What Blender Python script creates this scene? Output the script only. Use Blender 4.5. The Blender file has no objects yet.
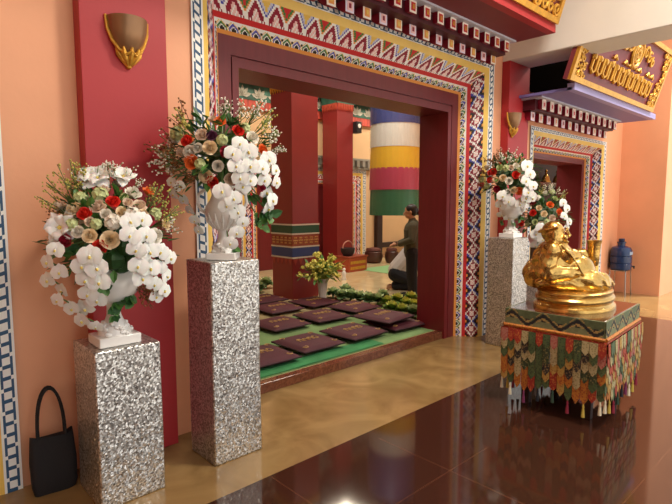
import bpy, math, random
from mathutils import Vector, Matrix, Euler
PI = math.pi
scn = bpy.context.scene
COL = scn.collection
rnd = random.Random(7)

# ------------------------------------------------------------------ camera
F, H = 505.0, 1.55
PITCH = math.radians(5.5)
AZ = math.atan2(544.0, 505.0 / math.cos(PITCH))
FW = Vector((math.cos(AZ) * math.cos(PITCH), math.sin(AZ) * math.cos(PITCH), -math.sin(PITCH)))
RT = Vector((math.sin(AZ), -math.cos(AZ), 0))
UP = RT.cross(FW)
CAM = Vector((0, 0, H))
cd = bpy.data.cameras.new('camera'); cam = bpy.data.objects.new('camera', cd); COL.objects.link(cam)
cam.location = CAM; cam.rotation_euler = (PI / 2 - PITCH, 0, AZ - PI / 2)
cd.sensor_fit = 'HORIZONTAL'; cd.sensor_width = 36; cd.lens = F / 672 * 36; cd.clip_start = .05
scn.camera = cam

def ray(u, v): return FW + RT * ((u - 336) / F) - UP * ((v - 252) / F)
def at_depth(u, v, d): return CAM + ray(u, v) * d
def at_z(u, v, z):
    d = ray(u, v); return CAM + d * ((z - H) / d.z)
def at_y(u, v, y):
    d = ray(u, v); return CAM + d * (y / d.y)

# ------------------------------------------------------------------ objects
def props(o, label=None, cat=None, group=None, kind=None):
    if label: o['label'] = label
    if cat: o['category'] = cat
    if group: o['group'] = group
    if kind: o['kind'] = kind
    return o
def thing(name, label, cat, loc=(0, 0, 0), rz=0, group=None):
    o = bpy.data.objects.new(name, None); COL.objects.link(o)
    o.empty_display_size = .05
    o.location = loc; o.rotation_euler = (0, 0, rz)
    return props(o, label, cat, group)
def copy_tree(o, parent=None):
    c = o.copy(); COL.objects.link(c)
    if parent is not None: c.parent = parent
    for ch in list(o.children): copy_tree(ch, c)
    return c

class MB:
    def __init__(s): s.v = []; s.f = []; s.m = []
    def add(s, vs, fs, mi=0):
        n = len(s.v); s.v += [tuple(p) for p in vs]
        s.f += [tuple(i + n for i in f) for f in fs]; s.m += [mi] * len(fs)
    def box(s, x0, x1, y0, y1, z0, z1, mi=0):
        s.add([(x, y, z) for z in (z0, z1) for y in (y0, y1) for x in (x0, x1)],
              [(0, 2, 3, 1), (4, 5, 7, 6), (0, 1, 5, 4), (2, 6, 7, 3), (0, 4, 6, 2), (1, 3, 7, 5)], mi)
    def obox(s, c, sz, R=None, mi=0, taper=1):
        R = R or Matrix.Identity(3); c = Vector(c); vs = []
        for z in (-.5, .5):
            k = taper if z > 0 else 1
            for y in (-.5, .5):
                for x in (-.5, .5): vs.append(c + R @ Vector((x * sz[0] * k, y * sz[1] * k, z * sz[2])))
        s.add(vs, [(0, 2, 3, 1), (4, 5, 7, 6), (0, 1, 5, 4), (2, 6, 7, 3), (0, 4, 6, 2), (1, 3, 7, 5)], mi)
    def tube(s, path, rad, n=8, mi=0):
        path = [Vector(p) for p in path]
        if not isinstance(rad, (list, tuple)): rad = [rad] * len(path)
        rings = []; t0 = (path[1] - path[0]).normalized()
        a = t0.orthogonal().normalized(); vs = []
        for i, p in enumerate(path):
            t = (path[min(i + 1, len(path) - 1)] - path[max(i - 1, 0)]).normalized()
            a = (a - t * a.dot(t)).normalized(); b = t.cross(a)
            for k in range(n):
                an = 2 * PI * k / n
                vs.append(p + (a * math.cos(an) + b * math.sin(an)) * rad[i])
        fs = []
        for i in range(len(path) - 1):
            for k in range(n):
                k2 = (k + 1) % n
                fs.append((i * n + k, i * n + k2, (i + 1) * n + k2, (i + 1) * n + k))
        fs.append(tuple(range(n))[::-1]); fs.append(tuple((len(path) - 1) * n + k for k in range(n)))
        s.add(vs, fs, mi)
    def lathe(s, prof, n=24, c=(0, 0, 0), mi=0, caps=True, ax=1, ay=1):
        vs = []; fs = []
        for r, z in prof:
            for k in range(n):
                a = 2 * PI * k / n
                vs.append((c[0] + r * math.cos(a) * ax, c[1] + r * math.sin(a) * ay, c[2] + z))
        for i in range(len(prof) - 1):
            for k in range(n):
                k2 = (k + 1) % n
                fs.append((i * n + k, i * n + k2, (i + 1) * n + k2, (i + 1) * n + k))
        if caps:
            fs.append(tuple(range(n))[::-1]); fs.append(tuple((len(prof) - 1) * n + k for k in range(n)))
        s.add(vs, fs, mi)
    def ell(s, c, r, R=None, nu=12, nv=8, mi=0):
        c = Vector(c); R = R or Matrix.Identity(3)
        if not isinstance(r, (tuple, list, Vector)): r = (r, r, r)
        vs = [c + R @ Vector((0, 0, -r[2]))]; fs = []
        for j in range(1, nv):
            th = PI * j / nv - PI / 2
            for k in range(nu):
                a = 2 * PI * k / nu
                vs.append(c + R @ Vector((r[0] * math.cos(th) * math.cos(a), r[1] * math.cos(th) * math.sin(a), r[2] * math.sin(th))))
        vs.append(c + R @ Vector((0, 0, r[2]))); top = len(vs) - 1
        for k in range(nu):
            k2 = (k + 1) % nu
            fs.append((0, 1 + k2, 1 + k))
            for j in range(nv - 2):
                a = 1 + j * nu; fs.append((a + k, a + k2, a + nu + k2, a + nu + k))
            a = 1 + (nv - 2) * nu; fs.append((a + k, a + k2, top))
        s.add(vs, fs, mi)
    def prism(s, poly, d, mi=0):
        """poly: list of 3-D points (planar), d: extrusion vector"""
        poly = [Vector(p) for p in poly]; d = Vector(d); n = len(poly)
        vs = poly + [p + d for p in poly]
        fs = [tuple(range(n))[::-1], tuple(range(n, 2 * n))] + [(i, (i + 1) % n, n + (i + 1) % n, n + i) for i in range(n)]
        s.add(vs, fs, mi)
    def merge(s, o, M=None, mi=None):
        n = len(s.v); M = M or Matrix.Identity(4)
        s.v += [tuple(M @ Vector(p)) for p in o.v]
        s.f += [tuple(i + n for i in f) for f in o.f]; s.m += o.m if mi is None else [mi] * len(o.m)
    def build(s, name, mats, parent=None, smooth=35, bevel=0, loc=None):
        me = bpy.data.meshes.new(name); me.from_pydata(s.v, [], s.f)
        if not isinstance(mats, (list, tuple)): mats = [mats]
        for m in mats: me.materials.append(m)
        me.polygons.foreach_set('material_index', s.m)
        if smooth:
            me.polygons.foreach_set('use_smooth', [True] * len(s.f))
            if smooth < 180: me.set_sharp_from_angle(angle=math.radians(smooth))
        me.update()
        o = bpy.data.objects.new(name, me); COL.objects.link(o)
        if parent is not None: o.parent = parent
        if loc is not None: o.location = loc
        if bevel:
            b = o.modifiers.new('bevel', 'BEVEL'); b.width = bevel; b.segments = 2; b.limit_method = 'ANGLE'
        return o
def struct(o, label, cat=None):
    props(o, label, cat, None, 'structure'); return o
def put(name, me, parent, M=None):
    o = bpy.data.objects.new(name, me); COL.objects.link(o)
    if parent is not None: o.parent = parent
    if M is not None: o.matrix_local = M
    return o

# ------------------------------------------------------------------ materials
def lin(c):
    if isinstance(c, str):
        c = [int(c[i:i + 2], 16) / 255 for i in (1, 3, 5)]
    return tuple((x / 12.92 if x <= .04045 else ((x + .055) / 1.055) ** 2.4) for x in c) + (1,)
class NT:
    def __init__(s, name):
        s.mat = bpy.data.materials.new(name); s.mat.use_nodes = True
        s.t = s.mat.node_tree; s.b = s.t.nodes['Principled BSDF']
    def n(s, ty, **k):
        nd = s.t.nodes.new(ty)
        for a, v in k.items(): setattr(nd, a, v)
        return nd
    def l(s, a, b): s.t.links.new(a, b)
    def set(s, **k):
        for a, v in k.items():
            a = a.replace('_', ' ')
            if a in s.b.inputs: s.b.inputs[a].default_value = v
MATS = {}
def mat(name, c, rough=.5, metal=0, var=0, vscale=6, bump=0, bscale=60, coat=0, stretch=None, spec=None, sub=0):
    if name in MATS: return MATS[name]
    w = NT(name); w.set(Roughness=rough, Metallic=metal, Coat_Weight=coat)
    c = lin(c); w.b.inputs['Base Color'].default_value = c
    if spec is not None: w.b.inputs['Specular IOR Level'].default_value = spec
    if sub:
        w.b.inputs['Subsurface Weight'].default_value = sub; w.b.inputs['Subsurface Scale'].default_value = .01
    tc = None
    def tex(scale, detail=3):
        nonlocal tc
        if tc is None: tc = w.n('ShaderNodeTexCoord')
        no = w.n('ShaderNodeTexNoise'); no.inputs['Scale'].default_value = scale; no.inputs['Detail'].default_value = detail
        if stretch:
            mp = w.n('ShaderNodeMapping'); mp.inputs['Scale'].default_value = stretch
            w.l(tc.outputs['Object'], mp.inputs['Vector']); w.l(mp.outputs['Vector'], no.inputs['Vector'])
        else: w.l(tc.outputs['Object'], no.inputs['Vector'])
        return no
    if var:
        no = tex(vscale, 5); r = w.n('ShaderNodeMapRange')
        r.inputs['From Min'].default_value = .3; r.inputs['From Max'].default_value = .7
        r.inputs['To Min'].default_value = 1 - var; r.inputs['To Max'].default_value = 1 + var
        w.l(no.outputs['Fac'], r.inputs['Value'])
        mx = w.n('ShaderNodeVectorMath', operation='SCALE'); mx.inputs[0].default_value = c[:3]
        w.l(r.outputs['Result'], mx.inputs['Scale']); w.l(mx.outputs['Vector'], w.b.inputs['Base Color'])
    if bump:
        no = tex(bscale); b = w.n('ShaderNodeBump'); b.inputs['Strength'].default_value = bump; b.inputs['Distance'].default_value = .01
        w.l(no.outputs['Fac'], b.inputs['Height']); w.l(b.outputs['Normal'], w.b.inputs['Normal'])
    MATS[name] = w.mat
    return w.mat

peach = mat('peach_plaster', '#eaa983', .6, var=.05, vscale=2, bump=.08, bscale=30)
peach_deep = mat('orange_plaster', '#e09a66', .6, var=.05, vscale=2, bump=.08, bscale=30)
red_paint = mat('red_paint', '#ad2a30', .5, var=.05, vscale=2, bump=.06, bscale=25)
wood_red = mat('dark_red_wood', '#6e1b20', .38, var=.08, vscale=5, stretch=(6, 6, .6), bump=.05, bscale=40)
col_red = mat('column_red', '#842424', .42, var=.06, vscale=3)
soffit_red = mat('soffit_maroon', '#7c2a31', .5, var=.05)
gold_paint = mat('gold_paint', '#d9a441', .38, .55, var=.15, vscale=20, bump=.3, bscale=50)
white = mat('white_paint', '#f0efec', .5)
navy = mat('navy_paint', '#285075', .5)
fret_blue = mat('sky_blue_paint', '#4d8fc0', .5)
yellow = mat('yellow_paint', '#e6c05e', .5, var=.06)
red_b = mat('bright_red_paint', '#c8282c', .5)
crimson = mat('crimson_paint', '#8e1430', .5)
blue_b = mat('violet_blue_paint', '#4a4fb4', .5)
green_b = mat('leaf_green_paint', '#3d7a3e', .5)
orange_b = mat('orange_paint', '#e79a4c', .5)
pink = mat('pink_paint', '#eec3c0', .5)
blackp = mat('black_paint', '#1b1618', .5)
ledge = mat('pale_grey_ledge_paint', '#b9c4bf', .5)
lav = mat('lavender_paint', '#a79fd6', .5)
purple = mat('purple_paint', '#7c74b4', .5)
lavwhite = mat('pale_lavender_paint', '#c6c9dc', .5)
concrete = mat('grey_white_render', '#e2ded6', .7, var=.06, vscale=1.5, bump=.1, bscale=20)
maroon = mat('maroon_sign', '#7a2f38', .5, var=.05)
glaze = mat('white_glaze', '#f1f0ee', .18, coat=.4)
steel = mat('steel', '#b8b8ba', .25, 1)
blackcloth = mat('black_fabric', '#17161a', .8, bump=.3, bscale=250)
gold = mat('polished_gold', '#cfa963', .27, 1, var=.15, vscale=14, bump=.2, bscale=35)
beige_wall = mat('beige_wall', '#dcb78c', .6, var=.04, vscale=2)
dark_wood = mat('dark_wood', '#2c1512', .5, var=.15, vscale=6, stretch=(1, 1, 8))

def floor_mat():
    w = NT('polished_brown_granite'); w.set(Roughness=.07)
    w.b.inputs['Specular IOR Level'].default_value = .6
    tc = w.n('ShaderNodeTexCoord')
    br = w.n('ShaderNodeTexBrick'); br.offset = 0; br.inputs['Scale'].default_value = 1
    br.inputs['Brick Width'].default_value = .8; br.inputs['Row Height'].default_value = .8; br.inputs['Mortar Size'].default_value = .004
    br.inputs['Mortar Smooth'].default_value = .3
    w.l(tc.outputs['Object'], br.inputs['Vector'])
    no = w.n('ShaderNodeTexNoise'); no.inputs['Scale'].default_value = 55; no.inputs['Detail'].default_value = 4
    w.l(tc.outputs['Object'], no.inputs['Vector'])
    cr = w.n('ShaderNodeValToRGB'); cr.color_ramp.elements[0].color = lin('#382018'); cr.color_ramp.elements[1].color = lin('#42261b')
    cr.color_ramp.elements[0].position = .3; cr.color_ramp.elements[1].position = .7
    w.l(no.outputs['Fac'], cr.inputs['Fac'])
    w.l(cr.outputs['Color'], br.inputs['Color1']); w.l(cr.outputs['Color'], br.inputs['Color2']); br.inputs['Mortar'].default_value = lin('#553526')
    w.l(br.outputs['Color'], w.b.inputs['Base Color'])
    return w.mat
def marble(name, c1, c2, rough, sc=3, tile=0):
    w = NT(name); w.set(Roughness=rough)
    tc = w.n('ShaderNodeTexCoord')
    no = w.n('ShaderNodeTexNoise'); no.inputs['Scale'].default_value = sc; no.inputs['Detail'].default_value = 8; no.inputs['Distortion'].default_value = 1.6
    w.l(tc.outputs['Object'], no.inputs['Vector'])
    cr = w.n('ShaderNodeValToRGB'); cr.color_ramp.elements[0].color = lin(c1); cr.color_ramp.elements[1].color = lin(c2)
    cr.color_ramp.elements[0].position = .32; cr.color_ramp.elements[1].position = .68
    w.l(no.outputs['Fac'], cr.inputs['Fac']); w.l(cr.outputs['Color'], w.b.inputs['Base Color'])
    return w.mat
def sequin(name, c, seed):
    """silver sequin cloth: each little disc has its own tilt and shade"""
    w = NT(name); w.set(Roughness=.3, Metallic=.82)
    tc = w.n('ShaderNodeTexCoord'); vo = w.n('ShaderNodeTexVoronoi'); vo.inputs['Scale'].default_value = 120
    mp = w.n('ShaderNodeMapping'); mp.inputs['Location'].default_value = (seed, seed * .7, 0)
    w.l(tc.outputs['Object'], mp.inputs['Vector']); w.l(mp.outputs['Vector'], vo.inputs['Vector'])
    sp = w.n('ShaderNodeSeparateColor'); w.l(vo.outputs['Color'], sp.inputs['Color'])
    cr = w.n('ShaderNodeValToRGB'); e = cr.color_ramp.elements
    b = lin(c)
    e[0].position = 0; e[0].color = (b[0] * .28, b[1] * .27, b[2] * .26, 1)
    e[1].position = 1; e[1].color = b
    x = e.new(.55); x.color = (b[0] * .75, b[1] * .74, b[2] * .73, 1)
    w.l(sp.outputs['Red'], cr.inputs['Fac']); w.l(cr.outputs['Color'], w.b.inputs['Base Color'])
    sub = w.n('ShaderNodeVectorMath', operation='SUBTRACT'); sub.inputs[1].default_value = (.5, .5, .5)
    w.l(vo.outputs['Color'], sub.inputs[0])
    sc = w.n('ShaderNodeVectorMath', operation='SCALE'); sc.inputs['Scale'].default_value = .5
    w.l(sub.outputs['Vector'], sc.inputs[0])
    ge = w.n('ShaderNodeNewGeometry'); ad = w.n('ShaderNodeVectorMath', operation='ADD')
    w.l(ge.outputs['Normal'], ad.inputs[0]); w.l(sc.outputs['Vector'], ad.inputs[1])
    no = w.n('ShaderNodeVectorMath', operation='NORMALIZE'); w.l(ad.outputs['Vector'], no.inputs[0])
    w.l(no.outputs['Vector'], w.b.inputs['Normal'])
    return w.mat
def brocade(name, c, c2, sc=75):
    w = NT(name); w.set(Roughness=.55)
    tc = w.n('ShaderNodeTexCoord'); vo = w.n('ShaderNodeTexVoronoi'); vo.inputs['Scale'].default_value = sc
    w.l(tc.outputs['Object'], vo.inputs['Vector'])
    cr = w.n('ShaderNodeValToRGB')
    cr.color_ramp.elements[0].color = lin(c2); cr.color_ramp.elements[1].color = lin(c); cr.color_ramp.elements[0].position = .25; cr.color_ramp.elements[1].position = .5
    w.l(vo.outputs['Distance'], cr.inputs['Fac']); w.l(cr.outputs['Color'], w.b.inputs['Base Color'])
    return w.mat
floor_brown = floor_mat()
beige_marble = marble('beige_marble', '#82663e', '#9d8054', .15, 2.2)
step_granite = marble('brown_granite', '#5a3022', '#7b4a34', .15, 20)
hall_marble = marble('pale_hall_marble', '#c4ae84', '#d8c8a0', .12, 2)

# ------------------------------------------------------------------ pattern strips
def strip(mb, P, ns, nt, key, pal):
    """P(s,t)->point, s,t in 0..1; key(i,j)->palette letter; runs along t are merged"""
    grid = {}
    def vid(i, j):
        if (i, j) not in grid:
            grid[(i, j)] = len(mb.v); mb.v.append(tuple(P(i / ns, j / nt)))
        return grid[(i, j)]
    for i in range(ns):
        j = 0
        while j < nt:
            k = key(i, j); j2 = j + 1
            while j2 < nt and key(i, j2) == k: j2 += 1
            mb.f.append((vid(i, j), vid(i + 1, j), vid(i + 1, j2), vid(i, j2))); mb.m.append(pal[k]); j = j2
FRET = [".#...#.", ".#...#.", ".####..", ".#...#.", ".#...#.", "..####."]
def k_fret(i, j): return FRET[i % 6][j]
def k_lat(i, j):
    c = i % 12; m = abs(c - 5.5) / 6 + abs(j - 4) / 4.5; f = math.hypot((c - 5.5) / 6, (j - 4) / 4.5)
    if f < .36: return 'w' if (i + j) % 2 else 'p'
    if m < .8: return 'c'
    if m < 1.06: return 'w'
    if m < 1.34: return 'b' if (i + 6) // 12 % 2 else 'c'
    return 'o' if m > 1.66 else 'k'
def k_dia(i, j):
    q = i % 32; c = q % 16; d = abs(c - 7.5); r = j * .95
    if d < 8.2 - r:
        k = 8.2 - r - d
        if k < 2.1: return 'w'
        if k < 3.5: return 'b' if q < 16 else 'o'
        if k < 4.8: return 'l' if q < 16 else 'g'
        return 'y' if q < 16 else 'r'
    e = min(c, 15 - c)
    if r > 3.6 and e < (r - 2.6) * .55: return 'p' if (i + j) % 3 else 'w'
    if r > 6.8: return 'w' if i % 2 else 'c'
    return 'c'
def k_scal(i, j):
    q = i % 20; c = q % 10; d = math.hypot((c - 4.5) / 4.6, (7.5 - j) / 6.6)
    if j == 0: return 'w'
    if d < .45: return 'k'
    if d < .62: return 'w'
    if d < .85: return 'g' if q < 10 else 'b'
    if d < 1.08: return 'w' if (i + j) % 2 else 'y'
    return 'w' if j < 3 else 'k'
def k_flat(i, j): return 'x'

def portal(name, label, loops, sides='LTR', per=.20):
    """a swept, mitred door surround; loops are (xl, xr, ztop, y) from the outside in"""
    t = struct(thing(name, label, 'door surround'), label, 'door surround')
    A, B, C, D, E, G = loops
    def lerp(a, b, k): return tuple(x + (y - x) * k for x, y in zip(a, b))
    def band(nm, l0, l1, nt, key, mats, letters, plen, cellp, jamb=None):
        mb = MB(); pal = {c: i for i, c in enumerate(letters)}
        def PT(side):
            def P(s, t):
                q = lerp(l0, l1, t)
                if side == 'L': return (q[0], q[3], s * q[2])
                if side == 'R': return (q[1], q[3], (1 - s) * q[2])
                return (q[0] + s * (q[1] - q[0]), q[3], q[2])
            return P
        for side in sides:
            ln = l0[2] if side != 'T' else l0[1] - l0[0]
            if jamb and side != 'T': strip(mb, PT(side), max(1, round(ln / (plen * .48))) * 12, nt, jamb, pal)
            else: strip(mb, PT(side), max(1, round(ln / plen)) * cellp if cellp > 1 else 1, nt, key, pal)
        return mb.build(nm, mats, t, smooth=0)
    band('fret_border', A, B, 7, k_fret, [white, navy], '.#', .125, 6)
    band('yellow_border', B, C, 1, k_flat, [yellow], 'x', 1, 1)
    m1, m2, m3 = lerp(C, D, .52), lerp(C, D, .66), lerp(C, D, .9)
    band('zigzag_border', C, m1, 9, k_dia, [white, blue_b, orange_b, lavwhite, green_b, yellow, red_b, pink, crimson, blackp], 'wbolgyrpck', per * 2, 32, k_lat)
    band('red_border', m1, m2, 1, k_flat, [red_b], 'x', 1, 1)
    band('scallop_border', m2, m3, 8, k_scal, [white, blackp, green_b, blue_b, yellow], 'wkgby', .2, 20)
    band('orange_border', m3, D, 1, k_flat, [orange_b], 'x', 1, 1)
    # timber frame: face with a groove, then the deep reveal
    e1 = lerp(D, E, .62); e1b = (e1[0], e1[1], e1[2], e1[3] + .018)
    e2 = lerp(D, E, .68); e2b = (e2[0], e2[1], e2[2], e2[3] + .018)
    mb = MB(); seq = [D, e1, e1b, e2b, e2, E, G]
    for a, b in zip(seq, seq[1:]):
        for side in sides:
            if side == 'L': q = [(a[0], a[3], 0), (b[0], b[3], 0), (b[0], b[3], b[2]), (a[0], a[3], a[2])]
            elif side == 'R': q = [(a[1], a[3], 0), (a[1], a[3], a[2]), (b[1], b[3], b[2]), (b[1], b[3], 0)]
            else: q = [(a[0], a[3], a[2]), (b[0], b[3], b[2]), (b[1], b[3], b[2]), (a[1], a[3], a[2])]
            mb.add(q, [(0, 1, 2, 3)])
    mb.build('timber_frame', wood_red, t, smooth=0)
    return t

L1 = [(1.611, 5.335, 3.119, 3.085), (1.695, 5.225, 3.054, 3.085), (1.735, 5.15, 2.99, 3.10), (1.93, 4.965, 2.765, 3.31), (2.10, 4.78, 2.55, 3.31), (2.10, 4.78, 2.55, 3.70)]
L2 = [(6.26, 8.87, 2.535, 3.085), (6.34, 8.78, 2.48, 3.085), (6.385, 8.71, 2.425, 3.10), (6.545, 8.56, 2.25, 3.30), (6.64, 8.475, 2.17, 3.30), (6.64, 8.475, 2.17, 3.70)]
L0 = [(-3.2, .54, 3.119, 3.085), (-3.1, .455, 3.054, 3.085), (-3.05, .39, 2.99, 3.10), (-2.86, .18, 2.765, 3.31), (-2.7, .01, 2.55, 3.31), (-2.7, .01, 2.55, 3.70)]
portal('trim_1', 'wide carved and painted doorway surround with blue key fret and zigzag bands', L1)
portal('trim_2', 'smaller painted doorway surround beyond the right red pilaster', L2, per=.18)
portal('trim_3', 'edge of another painted surround at the far left of the photo', L0, sides='R')

# ------------------------------------------------------------------ room shell
WT = 5.0
mb = MB()
def wallbox(x0, x1, z0=0, z1=WT): mb.box(x0, x1, 3.1, 3.7, z0, z1)
wallbox(-5, -3.05); wallbox(-3.05, .39, 2.99); wallbox(.39, 1.735)
wallbox(1.735, 5.15, 2.99); wallbox(5.15, 6.385); wallbox(6.385, 8.71, 2.425); wallbox(8.71, 9.62)
# the filling behind the splayed bands
for Lp in (L1, L2, L0):
    C, D, E, G = Lp[2], Lp[3], Lp[4], Lp[5]
    if Lp is not L0: mb.box(C[0] - .01, D[0] - .03, 3.33, 3.69, 0, G[2])
    mb.box(D[1] + .03, C[1] + .01, 3.33, 3.69, 0, G[2])
    mb.box(C[0], C[1], 3.34, 3.69, D[2] + .03, C[2] + .02)
struct(mb.build('wall_front', peach, smooth=0), 'peach painted temple front wall between the doorways', 'wall')
mb = MB(); mb.box(9.62, 14, 2.41, 3.7, 0, WT)
struct(mb.build('wall_right', peach, smooth=0), 'orange plastered wall end standing forward at the right edge', 'wall')
mb = MB(); mb.box(-5, 16, 9.2, 9.4, 0, WT + .4)
struct(mb.build('wall_back', beige_wall, smooth=0), 'beige far wall of the prayer hall', 'wall')
mb = MB(); mb.box(-9, -4.6, -16, -2.6, 0, 7)
struct(mb.build('sky_blocker', mat('dark_blocker', '#453a34', .8), smooth=0), 'unseen dark block added left of the porch to cut sky light', 'wall')  # out-of-view block added to keep sky light off left-facing sides
mb = MB(); mb.box(-5.2, -5, -3, 9.4, 0, WT)
struct(mb.build('unseen_wall_left', peach, smooth=0), 'unseen peach side wall added to close the left end to light', 'wall')  # out of frame, added so left-facing sides reflect less light
mb = MB(); mb.box(15.8, 16, 3.7, 9.2, 0, WT + .4)
struct(mb.build('wall_side', beige_wall, smooth=0), 'beige end wall of the prayer hall', 'wall')
mb = MB(); mb.box(-5, 16, 3.7, 9.4, WT + .4, WT + .6)
struct(mb.build('ceiling', mat('hall_ceiling', '#3a2822', .7), smooth=0), 'brown ceiling of the prayer hall', 'ceiling')
mb = MB(); mb.box(-5.2, 9.9, -1.6, 3.7, WT, WT + .2)
struct(mb.build('ceiling_porch', concrete, smooth=0), 'pale ceiling over the porch', 'ceiling')
mb = MB(); mb.box(-5, 7.75, -2.6, 2.27, -.2, 0)
struct(mb.build('floor', floor_brown, smooth=0), 'polished dark red brown granite tile floor of the porch', 'floor')
mb = MB(); mb.box(-5, 7.75, 2.27, 3.35, -.2, 0); mb.box(7.75, 16, -2.6, 3.7, -.2, 0)
struct(mb.build('floor_band', beige_marble, smooth=0), 'polished beige marble band running along the temple wall', 'floor')
mb = MB(); mb.box(-40, 60, -60, -2.6, -.3, -.05)
struct(mb.build('floor_yard', mat('yard_paving', '#d6d1c6', .8), smooth=0), 'pale paved yard in front of the porch', 'floor')
mb = MB(); mb.box(-5, 16, 3.35, 9.2, -.2, .075)
mb2 = MB(); mb2.box(2.1, 4.78, 3.33, 3.42, 0, .082); mb2.box(6.64, 8.475, 3.33, 3.42, 0, .082)
struct(mb2.build('trim_4', step_granite, smooth=0, bevel=.004), 'brown granite threshold step in the doorway', 'step')
struct(mb.build('floor_hall', hall_marble, smooth=0), 'glossy pale marble floor of the prayer hall', 'floor')

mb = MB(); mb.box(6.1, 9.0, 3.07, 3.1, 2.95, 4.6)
struct(mb.build('shade_panel_1', mat('recess_shade', '#0a0706', 1, spec=0), smooth=0), 'flat black panel painting the dark recess above the purple canopy behind the signboard', 'shade_panel')  # recess darkness painted as a flat near-black sheet on the wall
# ------------------------------------------------------------------ cornices
maroon_dark = mat('deep_maroon_paint', '#4a0f1c', .5)
def cornice(nm, label, x0, x1, zl, zu, pitch, y_low, y_up, shelf, top_z, colors, soff, soff_y, fascia, fz, skip=()):
    t = struct(thing(nm, label, 'cornice'), label, 'cornice')
    bw = pitch * .47; bh = .10 if zl > 3 else .115
    ca, cb = colors
    mb = MB(); mb.box(x0, x1, y_low + .07, 3.1, zl + .038, zu - .07); mb.build('back_board', maroon_dark, t, smooth=0)
    mb = MB(); mb.box(x0, x1, y_up + .05, 3.1, zu - .07, top_z); mb.build('upper_board', maroon_dark, t, smooth=0)
    mb = MB(); mb.box(x0 - .02, x1 + .02, y_low - .04, 3.1, zl + bh / 2 - .005, zu - bh / 2 - .005 + .0); mb.build('ledge', shelf, t, smooth=0)
    mb = MB(); mb.box(x0 - .04, x1 + .04, y_up - .05, 3.1, zu + bh / 2, top_z); mb.build('cap_ledge', lavwhite, t, smooth=0)
    def block(inner, y0, y1):
        b = MB(); b.prism([(-bw / 2, y0, -bh / 2), (-bw / 2, y0 + .03, -bh / 2), (-bw / 2, y0 + .07, -bh * .25), (-bw / 2, y1, bh * .36), (-bw / 2, y1, bh / 2), (-bw / 2, y0, bh / 2)], (bw, 0, 0), 0)
        b.box(-bw / 2, bw / 2, y0 - .004, y0, -bh / 2, bh / 2, 1)
        b.box(-bw * .3, bw * .3, y0 - .007, y0 - .004, -bh * .34, bh * .34, 2)
        b.box(-bw * .13, bw * .13, y0 - .01, y0 - .007, -bh * .18, bh * .18, 3)
        return b
    n = int((x1 - x0) / pitch)
    for y, z, cols in ((y_up, zu, ca), (y_low, zl, cb)):
        protos = {}
        for i in range(n + 1):
            x = x1 - bw / 2 - .02 - i * pitch - (0.0 if y == y_up else 0.01)
            if x < x0: continue
            c = cols[i % len(cols)]
            if c[0] not in protos:
                o = block(c, y, 3.08).build('bracket_block', [crimson, c[0], c[1], c[2]], t, smooth=0)
                protos[c[0]] = protos[c[0]] = o.data; o.location = (x, 0, z)
            else:
                put('bracket_block', protos[c[0]], t, Matrix.Translation((x, 0, z)))
    mb = MB(); mb.box(x0 - .1, soff, soff_y, 3.1, top_z, top_z + .03); mb.build('soffit', fascia[0], t, smooth=0)
    mb = MB(); mb.box(x0 - .1, soff, soff_y - .03, soff_y + .05, top_z - .002, top_z + fz); mb.build('fascia', fascia[1], t, smooth=0)
    return t
whiteA = mat('ivory_paint', '#efe6dc', .5)
lavA = mat('lilac_white_paint', '#e3d6ea', .5)
t1 = cornice('trim_5', 'double row of painted bracket blocks under the maroon canopy above the wide doorway', 1.3, 5.14, 3.093, 3.2, .197, 2.95, 2.80, ledge, 3.268,
        ([(whiteA, red_b, gold_paint)], [(whiteA, orange_b, yellow), (lavA, pink, crimson)]), 5.235, 2.39, (soffit_red, red_paint), .075)
t2 = cornice('trim_6', 'double row of small bracket blocks under the purple canopy above the right doorway', 5.86, 8.42, 2.60, 2.715, .215, 2.93, 2.80, ledge, 2.79,
        ([(whiteA, pink, red_b)], [(whiteA, pink, orange_b), (lavA, pink, crimson)]), 8.68, 2.39, (purple, lav), .075)

# ------------------------------------------------------------------ pilasters, beam
def pilaster(x0, x1, label):
    mb = MB(); mb.box(x0, x1, 3.0, 3.1, 0, WT if x0 < 3 else 3.18)
    return props(mb.build('red_pilaster', red_paint, bevel=.004), label, 'pilaster')
pilaster(.912, 1.40, 'flat red painted pilaster behind the shorter left pedestal')
pilaster(5.53, 6.01, 'flat red painted pilaster between the two doorways under the concrete beam')
mb = MB(); mb.box(5.53, 6.01, -3, 3.1, 3.18, 4.0)
props(mb.build('concrete_beam', concrete, bevel=.01), 'pale grey concrete beam crossing the top right corner above the second pilaster', 'beam')

# ------------------------------------------------------------------ sign boards
def signboard(x0, x1, zb, label, full, lean=.3, h=.82, yb=2.36):
    t = thing('temple_signboard', label, 'signboard', (0, 0, 0))
    n = Vector((0, -1, -lean)).normalized(); up = Vector((0, -lean, 1)).normalized()
    o = Vector((x0, yb, zb)); W = x1 - x0
    def P(x, z, d=0): return o + Vector((x, 0, 0)) + up * z + n * d
    mb = MB(); mb.prism([P(0, 0, -.05), P(W, 0, -.05), P(W, h, -.05), P(0, h, -.05)], n * .05); mb.build('field', maroon, t, smooth=0)
    mb = MB(); e = .055
    for a, b, c, d in ((0, W, 0, e), (0, W, h - e, h), (0, e, e, h - e), (W - e, W, e, h - e)):
        mb.prism([P(a, c), P(b, c), P(b, d), P(a, d)], n * .035)
    mb.build('gilt_frame', gold_paint, t, smooth=0)
    return t, P, W
sg, P, W = signboard(5.56, 8.42, 2.866, 'maroon signboard with gold letters and emblem on the purple canopy', True)
nn = (P(0, 0, 1) - P(0, 0, 0))
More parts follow.
